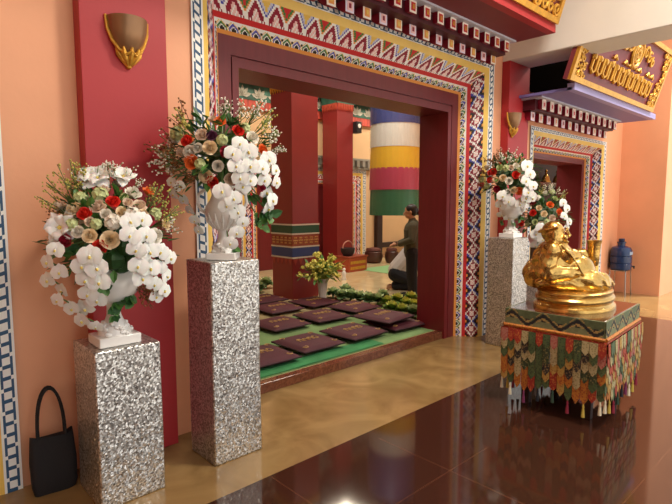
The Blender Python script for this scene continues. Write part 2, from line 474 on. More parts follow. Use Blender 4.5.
def scroll(mb, P, cx, cz, r, turns=1.4, flip=1, th=.016, n=16, a0=0):
    pts = []
    for i in range(n + 1):
        k = i / n; a = a0 + flip * k * turns * 2 * PI; rr = r * (1 - .8 * k)
        pts.append(P(cx + rr * math.cos(a), cz + rr * math.sin(a), .02))
    mb.tube(pts, [th * (1 - .4 * i / n) for i in range(n + 1)], 6)
mb = MB(); r2 = random.Random(3)
for side in (0, 1):   # carved corners
    for j in range(9):
        for i in range(3):
            x = .1 + i * .085; z = .09 + j * .08
            if i == 2 and 1 < j < 8: continue
            if i == 1 and 3 < j < 6: continue
            scroll(mb, P, x if side == 0 else W - x, z, .048, 1.2, 1 if (i + j) % 2 else -1, .015, 10, j)
    mb.build('carved_scrollwork', gold_paint, sg); mb = MB()
mb = MB(); cx, cz = W * .56, .56
mb.merge(MB())
for r, w_ in ((.15, .022), (.09, .02)):
    mb.tube([P(cx + r * math.cos(a * PI / 12), cz + r * math.sin(a * PI / 12), .02) for a in range(25)], w_, 6)
for a in range(8): mb.ell(P(cx + .05 * math.cos(a * PI / 4), cz + .05 * math.sin(a * PI / 4), .02), .028, nu=6, nv=5)
for a in (-1, 0, 1): mb.tube([P(cx + a * .05, cz + .14, .02), P(cx + a * .1, cz + .22, .03), P(cx + a * .06, cz + .30, .02)], [.035, .03, .012], 6)
mb.build('gold_emblem', gold_paint, sg)
for s_ in (-1, 1):
    mb = MB()
    for q in range(3): scroll(mb, P, cx + s_ * (.28 + q * .15), cz + .06 - .03 * q, .085 - .010 * q, 1.3, s_, .018, 12, q)
    mb.build('side_scroll', gold_paint, sg)
def glyphs(mb, P, x0, x1, z, h, n, seed, th):
    g = random.Random(seed); dx = (x1 - x0) / n
    for i in range(n):
        x = x0 + dx * (i + .5); w = dx * .34
        k = g.random()
        pts = [(x - w, z), (x - w, z + h), (x + w * .1, z + h * 1.05), (x + w, z + h * .8), (x + w, z)] if k < .5 else \
              [(x - w, z + h), (x - w, z + h * .2), (x, z), (x + w, z + h * .15), (x + w, z + h)]
        mb.tube([P(a, b, .015) for a, b in pts], th, 6)
        if g.random() < .6: mb.tube([P(x - w, z + h * 1.25, .015), P(x, z + h * 1.45, .015), P(x + w, z + h * 1.25, .015)], th * .8, 6)
        mb.ell(P(x - w, z + h * .85, .015), th * 1.9, nu=6, nv=5)
mb = MB(); glyphs(mb, P, .40, W - .40, .15, .19, 12, 5, .021); mb.build('gold_letters', gold_paint, sg)
sg1, P1, W1 = signboard(1.2, 5.22, 3.345, 'gilded carved signboard edge on the maroon canopy at the top of the photo', False)
mb = MB()
for i in range(int(W1 / .13)):
    for j in range(5): scroll(mb, P1, W1 - .1 - i * .13, .12 + j * .13, .07, 1.3, 1 if (i + j) % 2 else -1, .02, 10, i + j)
mb.build('carved_scrollwork', gold_paint, sg1)

# ------------------------------------------------------------------ wall sconces
def sconce(x, y, z, label):
    t = thing('wall_sconce', label, 'wall lamp', (x, y, z), 0, None)
    # half bowl against the wall: z from -.17 (tip) to +.13 (rim)
    mb = MB(); n = 18; prof = [(.012, -.15), (.03, -.12), (.055, -.075), (.085, -.02), (.105, .05), (.112, .13), (.104, .13), (.096, .05), (.076, -.02), (.045, -.07)]
    vs = []; fs = []
    for r, zz in prof:
        for k in range(n + 1):
            a = PI + PI * k / n; vs.append((r * math.cos(a), r * math.sin(a) * .95 - .004, zz))
    for i in range(len(prof) - 1):
        for k in range(n): fs.append((i * (n + 1) + k, i * (n + 1) + k + 1, (i + 1) * (n + 1) + k + 1, (i + 1) * (n + 1) + k))
    mb.add(vs, fs); t.scale = (1, 1, .87); mb.build('shade', mat('bronzed_glass', '#8f6a4a', .3, .4, var=.1, vscale=8), t)
    mb = MB()
    for s_ in (-1, 1):
        pts = [(s_ * .118, -.006, .135), (s_ * .112, -.01, .05), (s_ * .09, -.018, -.02), (s_ * .06, -.035, -.075), (s_ * .025, -.055, -.105), (0, -.07, -.085)]
        mb.tube(pts, [.007, .009, .01, .011, .011, .008], 8)
    mb.build('gilt_rim', gold_paint, t)
    mb = MB()
    for i in range(5):
        a = PI + PI * (i + .5) / 5
        mb.tube([(0, -.008, -.178), (.03 * math.cos(a), .03 * math.sin(a) - .006, -.14), (.062 * math.cos(a), .06 * math.sin(a), -.095), (.075 * math.cos(a), .074 * math.sin(a), -.06)], [.006, .014, .016, .005], 7)
        mb.ell((.05 * math.cos(a), .05 * math.sin(a), -.115), .015, nu=7, nv=5)
    mb.ell((0, -.01, -.17), .016, nu=8, nv=6)
    mb.build('leaf_bracket', gold_paint, t)
    return t
sconce(1.165, 3.0, 2.475, 'bronze half-bowl wall lamp on the red pilaster at the upper left')
sconce(5.60, 3.0, 2.475, 'pale half-bowl wall lamp on the red pilaster between the doorways')

# ------------------------------------------------------------------ pedestals
seq = [sequin('silver_sequins', '#f2f1ee', 0), sequin('silver_sequins_b', '#f2f1ee', 3)]
def pedestal(x, y, w, d, h, label, rz=0, mi=0):
    t = MB(); n = 9; nz = 16
    g = random.Random(int(x * 100)); per = []
    for i in range(n): per.append((-w / 2 + w * i / n, -d / 2))
    for i in range(n): per.append((w / 2, -d / 2 + d * i / n))
    for i in range(n): per.append((w / 2 - w * i / n, d / 2))
    for i in range(n): per.append((-w / 2, d / 2 - d * i / n))
    m = len(per); vs = []; fs = []
    ph = [g.uniform(0, 6) for _ in range(m)]
    for k in range(nz + 1):
        z = h * k / nz
        for i, (a, b) in enumerate(per):
            q = 1 + .006 * math.sin(ph[i] + z * 7) + .012 * max(0, 1 - z / (h * .25)) * math.sin(i * 2.3) * .6
            vs.append((a * q, b * q, z))
    for k in range(nz):
        for i in range(m): j = (i + 1) % m; fs.append((k * m + i, k * m + j, (k + 1) * m + j, (k + 1) * m + i))
    fs.append(tuple(nz * m + i for i in range(m))); fs.append(tuple(range(m))[::-1])
    t.add(vs, fs)
    o = t.build('sequin_pedestal', seq[mi], smooth=30, loc=(x, y, 0)); o.rotation_euler = (0, 0, rz)
    b = o.modifiers.new('bevel', 'BEVEL'); b.width = .008; b.segments = 2; b.limit_method = 'ANGLE'; b.angle_limit = math.radians(50)
    return props(o, label, 'pedestal', 'silver sequin pedestals')
pedestal(.945, 2.735, .335, .345, .82, 'short silver sequin covered pedestal standing beside the black tote bag', 0, 0)
pedestal(1.585, 2.715, .33, .30, 1.213, 'tall silver sequin covered pedestal at the left jamb of the wide doorway', 0, 1)
pedestal(5.135, 2.745, .33, .30, 1.18, 'tall silver sequin covered pedestal at the right jamb of the wide doorway', 0, 0)
pedestal(5.85, 2.745, .33, .30, .82, 'short silver sequin covered pedestal half hidden behind the golden statue', 0, 1)

# ------------------------------------------------------------------ flowers
M_pet = mat('white_petal', '#f4f2ef', .55, sub=.15)
M_lip = mat('yellow_lip', '#e8d06a', .5)
M_leaf = mat('dark_green_leaf', '#2f5a2c', .45, var=.25, vscale=25)
M_leaf2 = mat('mid_green_leaf', '#4f7f3a', .45, var=.25, vscale=25)
M_stem = mat('green_stem', '#5d7a3c', .6)
ROSE = {'r': mat('red_petal', '#de3022', .5), 'o': mat('orange_petal', '#f07a38', .5), 'd': mat('crimson_petal', '#9c1530', .5), 'c': mat('cream_petal', '#f3dcb6', .55),
        'p': mat('blush_petal', '#e8d0ba', .55), 'w': mat('ivory_petal', '#efe9dc', .55), 'g': mat('pale_green_petal', '#c3cd93', .55), 'v': mat('purple_petal', '#6e3a58', .5)}
ROSE_LABEL = {'r': 'red rose', 'o': 'orange rose', 'd': 'crimson rose', 'c': 'cream rose', 'p': 'blush rose', 'w': 'ivory rose', 'g': 'pale green rose', 'v': 'purple rose'}
def petal_grid(mb, fn, nu=5, nv=5, mi=0):
    base = len(mb.v); 
    for j in range(nv + 1):
        for i in range(nu + 1): mb.v.append(tuple(fn(-1 + 2 * i / nu, j / nv)))
    for j in range(nv):
        for i in range(nu):
            a = base + j * (nu + 1) + i; mb.f.append((a, a + 1, a + nu + 2, a + nu + 1)); mb.m.append(mi)
def rose_mesh(seed):
    g = random.Random(seed); mb = MB()
    for r, n, h, fl in ((.17, 3, .86, -.12), (.36, 3, .8, -.1), (.6, 4, .64, .02), (.86, 5, .36, .3)):
        a0 = g.uniform(0, 6)
        for k in range(n):
            a = a0 + 2 * PI * k / n; wd = PI / n * 1.35; tw = g.uniform(-.1, .1)
            def fn(u, v):
                an = a + u * wd * (1 - .25 * v * v) ; rr = r * (.35 + .65 * v ** .7) * (1 + .04 * u) + fl * v ** 3 * .35
                zz = -.35 + (h + .35) * v - .22 * u * u * v - fl * .35 * v ** 4 + tw * u * v
                return (rr * math.cos(an), rr * math.sin(an), zz)
            petal_grid(mb, fn)
    mb.ell((0, 0, -.3), (.3, .3, .14), nu=8, nv=5)
    return mb
def orchid_mesh():
    mb = MB()
    def petal(ang, ln, wd, cup, mi=0):
        def fn(u, v):
            w_ = wd * math.sin(PI * min(1, .08 + .92 * v)) ** .6 * (1 - .0 * v) if v < 1 else 0.02
            x = ln * v; y = u * w_; z = cup * (v * v) - .12 * u * u * w_ + .05 * math.sin(v * 5)
            return (x * math.cos(ang) - y * math.sin(ang), x * math.sin(ang) + y * math.cos(ang), z)
        petal_grid(mb, fn, 4, 5, mi)
    for a in (90, 215, 325): petal(math.radians(a), 1.0, .42, -.12)
    for a in (8, 172): petal(math.radians(a), 1.05, .74, .12)
    mb.ell((0, -.1, .12), (.12, .2, .14), nu=7, nv=5, mi=1)
    mb.ell((0, .02, .1), (.1, .1, .12), nu=7, nv=5)
    return mb
def cluster_mesh(seed, n=16):
    g = random.Random(seed); mb = MB()
    for i in range(n):
        z = 1 - 1.3 * (i + .5) / n; a = i * 2.399; r = math.sqrt(max(0, 1 - z * z))
        d = Vector((r * math.cos(a), r * math.sin(a), z)).normalized(); q = d.to_track_quat('Z', 'Y').to_matrix()
        for k in range(4):
            an = k * PI / 2 + g.uniform(0, .4)
            def fn(u, v):
                x = .42 * v; y = u * .26 * math.sin(PI * (.1 + .85 * v)); p = Vector((x * math.cos(an) - y * math.sin(an), x * math.sin(an) + y * math.cos(an), .12 * v))
                return d * .72 + q @ p
            petal_grid(mb, fn, 2, 3)
    mb.ell((0, 0, 0), .66, nu=8, nv=6)
    return mb
def lily_mesh():
    mb = MB()
    for k in range(9):
        a = k * 2 * PI / 9 + (k % 2) * .2; out = 1 if k % 2 else .72; up_ = .18 if k % 2 else .5
        def fn(u, v):
            w_ = .36 * math.sin(PI * min(.97, .1 + .87 * v)); x = out * v; y = u * w_
            z = up_ * math.sin(v * 2.2) + .08 * math.sin(u * 4 + k) * v
            return (x * math.cos(a) - y * math.sin(a), x * math.sin(a) + y * math.cos(a), z)
        petal_grid(mb, fn, 4, 5)
    mb.ell((0, 0, .1), (.13, .13, .2), nu=7, nv=5, mi=1)
    return mb
def sprig_mesh(seed, mi_b=1):
    g = random.Random(seed); mb = MB()
    for k in range(7):
        d = Vector((g.uniform(-.45, .45), g.uniform(-.45, .45), 1)).normalized(); ln = g.uniform(.6, 1.05)
        mid = d * ln * .5 + Vector((g.uniform(-.1, .1), g.uniform(-.1, .1), 0)); tip = d * ln + Vector((g.uniform(-.1, .1), g.uniform(-.1, .1), 0))
        mb.tube([(0, 0, 0), mid, tip], .011, 4)
        for q in range(6):
            p = mid.lerp(tip, .1 + q * .18) + Vector((g.uniform(-.1, .1), g.uniform(-.1, .1), g.uniform(-.05, .05)))
            mb.ell(p, g.uniform(.022, .042), nu=5, nv=4, mi=mi_b)
    return mb
def leaf(mb, p, d, up_, ln, wd, mi=0, droop=.15):
    d = Vector(d).normalized(); s_ = d.cross(up_)
    if s_.length < 1e-3: s_ = d.orthogonal()
    s_.normalize(); n = s_.cross(d)
    p = Vector(p)
    pts = [p, p + d * ln * .35 + s_ * wd * .5 + n * .1 * wd, p + d * ln * .35 - n * wd * .12, p + d * ln * .35 - s_ * wd * .5 + n * .1 * wd,
           p + d * ln * .72 + s_ * wd * .38 - n * ln * droop * .4, p + d * ln * .72 - n * (ln * droop * .5 + wd * .1), p + d * ln * .72 - s_ * wd * .38 - n * ln * droop * .4, p + d * ln - n * ln * droop]
    mb.add(pts, [(0, 2, 1), (0, 3, 2), (1, 2, 5, 4), (2, 3, 6, 5), (4, 5, 7), (5, 6, 7)], mi)
def to_mesh(mb, name, mats):
    o = mb.build(name, mats, smooth=180); me = o.data; bpy.data.objects.remove(o); return me
ROSE_ME = {}
_rm = [rose_mesh(11), rose_mesh(23)]
for k_, m_ in ROSE.items(): ROSE_ME[k_] = [to_mesh(q, 'rose', [m_]) for q in _rm]
ORCH_ME = to_mesh(orchid_mesh(), 'orchid_blossom', [M_pet, M_lip])
LILY_ME = to_mesh(lily_mesh(), 'lily', [M_pet, M_lip])
CLUS_ME = {'w': to_mesh(cluster_mesh(4), 'hydrangea', [ROSE['w']]), 'g': to_mesh(cluster_mesh(5), 'hydrangea', [ROSE['g']])}
SPR_ME = {'w': to_mesh(sprig_mesh(1), 'filler_sprig', [M_stem, ROSE['w']]), 'g': to_mesh(sprig_mesh(2), 'filler_sprig', [M_stem, mat('yellow_green_bud', '#c2b75e', .6)]), 'b': to_mesh(sprig_mesh(3), 'filler_sprig', [mat('brown_stem', '#6b4a2a', .6), mat('russet_bud', '#8a5b2c', .6)])}

def bouquet(label, centre, R, items, sprays, ivy=(), seed=0, back=14, squash=1.0):
    """centre: world point; items: (kind, u, v, size) in the photo, put on the round body of the bouquet"""
    g = random.Random(seed)
    t = thing('flower_arrangement', label, 'flowers', centre, 0, 'flower arrangements on the silver pedestals')
    c = Vector(centre)
    def on_ball(u, v, k=1.0):
        d = ray(u, v).normalized(); oc = CAM - c; r = R * k
        b = oc.dot(d); disc = b * b - (oc.length_squared - r * r)
        s_ = -b - (math.sqrt(disc) if disc > 0 else 0)
        return CAM + d * s_ - c
    def M(p, nrm, size, roll):
        q = Vector(nrm).normalized().to_track_quat('Z', 'Y').to_matrix().to_4x4()
        return Matrix.Translation(p) @ q @ Matrix.Rotation(roll, 4, 'Z') @ Matrix.Scale(size, 4)
    def place(kind, p, size, nrm=None):
        nrm = nrm or (p.normalized() + (Vector((-.3, -.9, 0)) if kind == 'L' else Vector((-.1, -.3, .1))))
        roll = g.uniform(0, 6)
        if kind in ROSE:
            o = put('rose', g.choice(ROSE_ME[kind]), t, M(p, nrm, size, roll)); o['label'] = ROSE_LABEL[kind]
        elif kind == 'L': o = put('lily', LILY_ME, t, M(p, nrm, size * 1.5, roll)); o['label'] = 'white lily'
        elif kind in 'HG': o = put('hydrangea', CLUS_ME['w' if kind == 'H' else 'g'], t, M(p, nrm, size, roll)); o['label'] = 'ivory hydrangea' if kind == 'H' else 'pale green hydrangea'
        elif kind in 'sSB':
            o = put('filler_sprig', SPR_ME[{'s': 'w', 'S': 'g', 'B': 'b'}[kind]], t, M(p * .72, p + Vector((0, 0, .1)), size, roll)); o['label'] = {'s': 'sprig of tiny ivory buds', 'S': 'sprig of yellow green buds', 'B': 'russet brown sprig'}[kind]
    for kind, u, v, size in items: place(kind, on_ball(u, v, .93), size)
    for i in range(back):      # the far side, seen only from other angles
        a = g.uniform(math.radians(10), math.radians(170)); z = g.uniform(-.3, .9); r = math.sqrt(1 - z * z)
        p = Vector((r * math.cos(a), r * math.sin(a) + .15, z)) * R * .88
        place(g.choice('rocpwgwHGws'), p, .042 if i % 3 else .05)
    for path, size, *pull in sprays:
        toward = (CAM - c).normalized() * (pull[0] if pull else .03)
        pts = [on_ball(u, v, 1.0) + toward for u, v in path]
        mb = MB(); root = Vector((0, 0, .05)) * 1.0
        mb.tube([root, root.lerp(pts[0], .6) + Vector((0, 0, .03))] + [p * .95 for p in pts], .004, 5)
        sp = mb.build('orchid_spray', M_stem, t); sp['label'] = 'white orchid spray'
        for p in pts:
            nrm = Vector((p.x * .6, p.y * .6, p.z * .2)).normalized() + Vector((-.25, -.6, .05)) + Vector((g.uniform(-.3, .3), g.uniform(-.2, .2), g.uniform(-.2, .25)))
            q = nrm.normalized().to_track_quat('Z', 'Y').to_matrix().to_4x4()
            put('orchid_blossom', ORCH_ME, sp, Matrix.Translation(p) @ q @ Matrix.Rotation(g.uniform(-.5, .5), 4, 'Z') @ Matrix.Scale(size * g.uniform(.9, 1.1), 4))
    mb = MB()
    for i in range(230):
        z = g.uniform(-.55, .98); a = g.uniform(0, 2 * PI); r = math.sqrt(1 - z * z); d = Vector((r * math.cos(a), r * math.sin(a), z))
        k = g.uniform(.55, .9); leaf(mb, d * R * k, d + Vector((g.uniform(-.7, .7), g.uniform(-.7, .7), g.uniform(-.5, .5))), Vector((0, 0, 1)), g.uniform(.05, .1), g.uniform(.025, .045), g.randrange(2))
    for k in range(14):
        a = g.uniform(0, 2 * PI); d = Vector((math.cos(a) * .5, math.sin(a) * .5, 1)).normalized()
        mb.tube([(0, 0, -R * .9), d * R * .3, d * R * .8], .004, 4, 1)
    for i in range(26):
        d = Vector((g.uniform(-1, 1), g.uniform(-1, 1), g.uniform(-.3, 1))).normalized(); mb.ell(d * R * .42, R * .2, nu=6, nv=4)
    mb.build('foliage', [M_leaf, M_leaf2], t)
    if ivy:
        mb = MB()
        for i, (u, v, sz) in enumerate(ivy):
            p = on_ball(u, v, .8)
            for q in range(4):
                d = Vector((g.uniform(-1, 1), -.5, g.uniform(-1, .4))); leaf(mb, p, d, Vector((0, -1, .2)), sz * g.uniform(.8, 1.2), sz * .8, g.randrange(2))
            mb.tube([(0, 0, -.02), p * .6 + Vector((0, 0, .02)), p], .003, 4, 1)
        mb.build('trailing_ivy', [M_leaf, M_leaf2], t)
    return t

def urn(label, loc, scale, kind, rz=0):
    """kind 'globe': round bowl on a spreading foot; 'amphora': tall vase with two looped handles"""
    t = thing('white_urn', label, 'vase', loc, rz, 'white urns on the silver pedestals'); s_ = scale
    mb = MB(); mb.box(-.105 * s_, .105 * s_, -.09 * s_, .09 * s_, 0, .05 * s_); mb.build('plinth', glaze, t, bevel=.005)
    mb = MB(); mb.lathe([(.085 * s_, .05 * s_), (.078 * s_, .075 * s_), (.06 * s_, .1 * s_), (.045 * s_, .125 * s_), (.036 * s_, .15 * s_), (.034 * s_, .19 * s_), (.04 * s_, .215 * s_)], 24)
    g = random.Random(4)
    for k in range(26):   # moulded leaves on the foot
        a = k * 2.4; zz = .06 + .055 * ((k * 7) % 10) / 10; r = .088 - (zz - .05) * .62
        mb.ell((r * math.cos(a) * s_, r * math.sin(a) * s_, zz * s_), (.014 * s_, .014 * s_, .02 * s_), Euler((g.random() * 2, g.random() * 2, a)).to_matrix(), 7, 5)
    mb.build('foot', glaze, t)
    if kind == 'globe':
        prof = [(.038, .21), (.075, .225), (.115, .26), (.135, .305), (.135, .345), (.115, .385), (.09, .41), (.1, .43), (.088, .43), (.08, .41)]
        mb = MB(); mb.lathe([(r * s_, z * s_) for r, z in prof], 32, caps=False); mb.build('bowl', glaze, t)
    else:
        prof = [(.038, .21), (.06, .225), (.1, .27), (.122, .33), (.118, .38), (.085, .43), (.07, .47), (.085, .51), (.105, .53), (.095, .53), (.075, .505), (.06, .47)]
        mb = MB(); mb.lathe([(r * s_, z * s_) for r, z in prof], 32, caps=False)
        for k in range(14):
            a = k * 2 * PI / 14
            mb.tube([(.06 * math.cos(a) * s_, .06 * math.sin(a) * s_, .226 * s_), (.108 * math.cos(a) * s_, .108 * math.sin(a) * s_, .28 * s_), (.122 * math.cos(a) * s_, .122 * math.sin(a) * s_, .335 * s_)], [.008 * s_, .013 * s_, .004 * s_], 6)
        mb.build('bowl', glaze, t)
        for sd in (-1, 1):
            mb = MB(); pts = [(.112, .33), (.155, .36), (.178, .41), (.17, .465), (.135, .495), (.098, .5)]
            mb.tube([(sd * x * s_, 0, z * s_) for x, z in pts], [.012 * s_] * 6, 8)
            mb.build('handle', glaze, t)
    return t

# arrangement 1 (left, low pedestal)
u1 = (.925, 2.70, .822)
urn('white round urn on the short pedestal beside the black bag', u1, 1.0, 'globe')
d1 = (at_z(117, 345, .82) - CAM).dot(FW)
c1 = Vector((.925, 2.70, 1.34))
I1 = [('r', 85, 214, .036), ('r', 113, 202, .036), ('d', 66, 241, .034), ('r', 100, 247, .036), ('d', 148, 220, .036), ('o', 148, 192, .036), ('c', 74, 210, .04), ('p', 98, 207, .04), ('c', 110, 240, .046), ('c', 90, 236, .036), ('w', 155, 236, .042),
      ('w', 133, 194, .046), ('H', 113, 222, .044), ('p', 60, 207, .036), ('p', 140, 206, .036), ('L', 97, 180, .062), ('L', 88, 178, .045), ('L', 123, 178, .05), ('L', 61, 228, .056), ('G', 100, 195, .042), ('G', 80, 198, .036), ('H', 132, 215, .045),
      ('G', 72, 225, .034), ('G', 155, 214, .036), ('w', 118, 184, .03), ('G', 96, 224, .03), ('c', 165, 225, .032), ('p', 104, 190, .03), ('w', 84, 188, .03), ('c', 122, 212, .03), ('w', 78, 232, .032), ('p', 128, 203, .028), ('w', 106, 214, .028), ('c', 143, 214, .028), ('w', 70, 214, .028), ('p', 90, 222, .026),
      ('s', 90, 172, .16), ('s', 108, 168, .16), ('s', 120, 168, .16), ('S', 60, 190, .18), ('S', 66, 180, .18), ('S', 52, 205, .16), ('S', 160, 205, .18), ('S', 165, 222, .18), ('s', 170, 230, .15), ('S', 158, 198, .15), ('S', 78, 175, .16), ('s', 137, 177, .12), ('B', 52, 215, .12)]
S1 = [([(56, 250), (48, 262), (60, 272), (48, 280), (62, 290), (58, 300), (72, 308), (82, 320), (96, 326)], .043),
      ([(90, 256), (82, 266), (97, 268), (86, 280), (99, 282), (88, 294), (97, 300), (85, 308)], .05),
      ([(130, 222), (142, 220), (130, 236), (146, 236), (136, 250), (149, 252), (138, 266), (150, 268), (142, 278)], .049),
      ([(160, 252), (170, 258), (158, 268), (166, 276), (154, 284), (164, 290), (156, 296)], .046)]
V1 = [(108, 295, .06), (118, 300, .07), (126, 296, .07), (132, 300, .06), (115, 308, .05), (114, 316, .04), (104, 288, .05), (70, 245, .05), (62, 250, .05)]
bouquet('white orchid and red rose arrangement spilling over the short pedestal beside the black bag', c1, .315, I1 + [('B', 142, 296, .14), ('B', 150, 300, .13), ('B', 146, 306, .13)], S1, V1, 1)

# arrangement 2 (tall pedestal, left of the doorway)
u2 = (1.575, 2.69, 1.215)
urn('white two-handled urn on the tall pedestal left of the doorway', u2, .83, 'amphora', -.75)
c2 = Vector((1.585, 2.70, 1.80))
I2 = [('o', 220, 122, .036), ('r', 238, 131, .036), ('r', 187, 141, .036), ('o', 192, 162, .044), ('d', 226, 152, .036), ('r', 212, 182, .038), ('o', 262, 150, .036), ('d', 262, 187, .03), ('v', 212, 136, .032), ('c', 210, 148, .042), ('c', 206, 176, .042), ('p', 202, 135, .038), ('p', 230, 179, .036), ('w', 190, 152, .04), ('w', 252, 138, .042),
      ('G', 222, 140, .036), ('w', 198, 148, .03), ('p', 181, 152, .03), ('G', 245, 128, .034), ('c', 256, 160, .03), ('G', 200, 164, .034), ('w', 218, 166, .034), ('p', 213, 120, .03),
      ('s', 235, 116, .2), ('s', 248, 120, .2), ('s', 258, 112, .2), ('s', 270, 142, .2), ('S', 188, 130, .2), ('B', 170, 150, .22), ('s', 166, 160, .2), ('s', 172, 168, .2), ('B', 178, 172, .18), ('s', 277, 150, .16), ('S', 262, 128, .2), ('B', 186, 182, .15), ('s', 222, 110, .14), ('B', 181, 120, .2)]
S2 = [([(240, 144), (233, 154), (248, 152), (236, 166), (250, 166), (240, 178), (250, 180), (243, 186)], .052),
      ([(268, 160), (262, 168), (275, 170), (264, 180), (276, 182), (266, 192), (272, 200), (268, 208)], .052),
      ([(172, 182), (180, 186), (174, 194), (184, 200), (190, 210), (195, 220), (199, 230)], .036),
      ([(222, 190), (233, 197), (226, 204), (237, 210), (242, 220), (236, 230), (230, 240)], .046, .13)]
bouquet('orange and red rose arrangement with orchids on the tall pedestal left of the doorway', c2, .315, I2, S2, [(262, 200, .07), (266, 210, .08), (258, 218, .07), (270, 216, .07), (250, 196, .06), (262, 226, .06), (228, 246, .04), (235, 248, .04)], 2)

# arrangement 3 and 4 (right of the doorway)
u3 = (5.135, 2.72, 1.182)
urn('slender white urn on the tall pedestal right of the doorway', u3, .95, 'globe')
c3 = Vector((5.125, 2.72, 1.79))
I3 = [('r', 516, 175, .045), ('o', 519, 191, .045), ('r', 494, 172, .04), ('d', 497, 189, .04), ('r', 490, 180, .036), ('c', 503, 178, .04), ('w', 509, 181, .042), ('c', 514, 190, .04), ('g', 500, 168, .04), ('p', 522, 178, .04), ('c', 520, 200, .036), ('G', 506, 168, .04), ('p', 511, 168, .036), ('G', 487, 186, .036), ('c', 496, 180, .036), ('w', 516, 166, .036), ('G', 520, 170, .036), ('w', 508, 192, .04),
      ('s', 502, 160, .2), ('s', 512, 161, .2), ('B', 492, 165, .22), ('B', 484, 178, .2), ('S', 520, 163, .16), ('B', 498, 158, .18), ('B', 486, 190, .16)]
S3 = [([(527, 166), (530, 174), (526, 181), (533, 186), (528, 192), (532, 198)], .066),
      ([(526, 198), (520, 204), (526, 208), (518, 212)], .06),
      ([(503, 196), (509, 201), (501, 205), (508, 211), (502, 215), (509, 218)], .062)]
bouquet('orchid and rose arrangement on the tall pedestal right of the doorway', c3, .315, I3, S3, [(512, 222, .07), (518, 218, .07), (500, 222, .06)], 3)
u4 = (5.85, 2.72, .822)
urn('white urn half hidden behind the golden statue', u4, 1.0, 'globe')
c4 = Vector((5.83, 2.68, 1.37))
I4 = [('o', 550, 205, .045), ('o', 559, 212, .042), ('r', 533, 213, .042), ('d', 533, 203, .04), ('c', 544, 214, .04), ('p', 552, 218, .04), ('w', 545, 194, .05), ('g', 555, 199, .036), ('c', 539, 208, .036), ('G', 547, 222, .04), ('H', 538, 198, .04), ('r', 556, 224, .04), ('c', 562, 204, .036), ('p', 541, 224, .036), ('G', 552, 192, .04), ('g', 535, 222, .036),
      ('s', 548, 188, .18), ('s', 556, 192, .18), ('S', 562, 198, .16), ('B', 530, 205, .16), ('S', 540, 190, .14)]
S4 = [([(563, 203), (567, 209), (564, 216), (569, 222), (566, 229)], .056),
      ([(541, 228), (536, 234), (543, 239), (536, 245), (541, 251)], .066, .06)]
bouquet('orange rose and orchid arrangement directly behind the golden statue', c4, .30, I4, S4, [(534, 230, .06), (538, 252, .06)], 4)

# ------------------------------------------------------------------ tote bag
bx = thing('tote_bag', 'black cloth tote bag leaning against the peach wall', 'bag', (.668, 2.965, 0), math.radians(-4)); bx.scale = (.88, 1, 1)
mb = MB(); ns = 12; vs = []; fs = []
levels = [(0, .115, .045), (.04, .125, .06), (.16, .128, .05), (.26, .122, .03), (.30, .118, .016)]
for z, a, b in levels:
    for k in range(24):
        an = 2 * PI * k / 24; ca, sa = math.cos(an), math.sin(an)
        x = a * math.copysign(abs(ca) ** .45, ca); y = b * math.copysign(abs(sa) ** .6, sa)
        vs.append((x, y + .09 * z + (.004 * math.sin(9 * x * 8 + z * 20)), z + .012 * math.sin(an * 2 + 1) * (z / .3)))
for i in range(len(levels) - 1):
    for k in range(24): k2 = (k + 1) % 24; fs.append((i * 24 + k, i * 24 + k2, (i + 1) * 24 + k2, (i + 1) * 24 + k))
fs.append(tuple(range(24))[::-1]); fs.append(tuple(96 + k for k in range(24)))
mb.add(vs, fs); mb.build('bag_body', blackcloth, bx)
for dy in (.012, .042):
    mb = MB(); pts = []
    for k in range(17):
        a = PI * k / 16; pts.append((-.075 * math.cos(a), dy + .03 * math.sin(a), .285 + .265 * math.sin(a) ** .8))
    mb.tube(pts, .008, 6); mb.build('strap', blackcloth, bx)
# ------------------------------------------------------------------ altar table, skirt and statue
TH = .75; TA = math.radians(3.5); TW, TD = .87, .69
T0 = Vector((3.63, 1.215, 0))
tb = thing('altar_table', 'dark table under the brocade skirt carrying the golden statue', 'table', T0, TA)
mb = MB(); mb.box(.0, TW, .0, TD, TH - .035, TH); mb.build('table_top', mat('glossy_brown_top', '#4a241c', .08, coat=.5), tb, bevel=.004)
for x in (.12, TW - .12):
    for y in (.12, TD - .12):
        mb = MB(); mb.obox((x, y, (TH - .035) / 2), (.06, .06, TH - .035)); mb.build('leg', dark_wood, tb, bevel=.004)
mb = MB(); mb.box(.12, TW - .12, .12, TD - .12, .16, .19); mb.build('shelf', dark_wood, tb)
sk = thing('brocade_skirt', 'tiered multicoloured brocade skirt with tassels hung round the statue table', 'table skirt', T0, TA)
BR = {'r': brocade('red_brocade', '#a63328', '#c87a3c'), 'o': brocade('orange_brocade', '#c07c30', '#9c4228'), 'y': brocade('yellow_brocade', '#bd9a50', '#a06c34'), 'c': brocade('cream_brocade', '#bdb084', '#8f8450'),
      'g': brocade('green_brocade', '#566a42', '#2f4030'), 'd': brocade('dark_green_brocade', '#34452f', '#8a8450'), 'k': brocade('black_brocade', '#2a2a2c', '#8f7b52'), 'p': brocade('pink_brocade', '#b8796a', '#a8443a')}
BK = list(BR); pal_b = [BR[k] for k in BK]
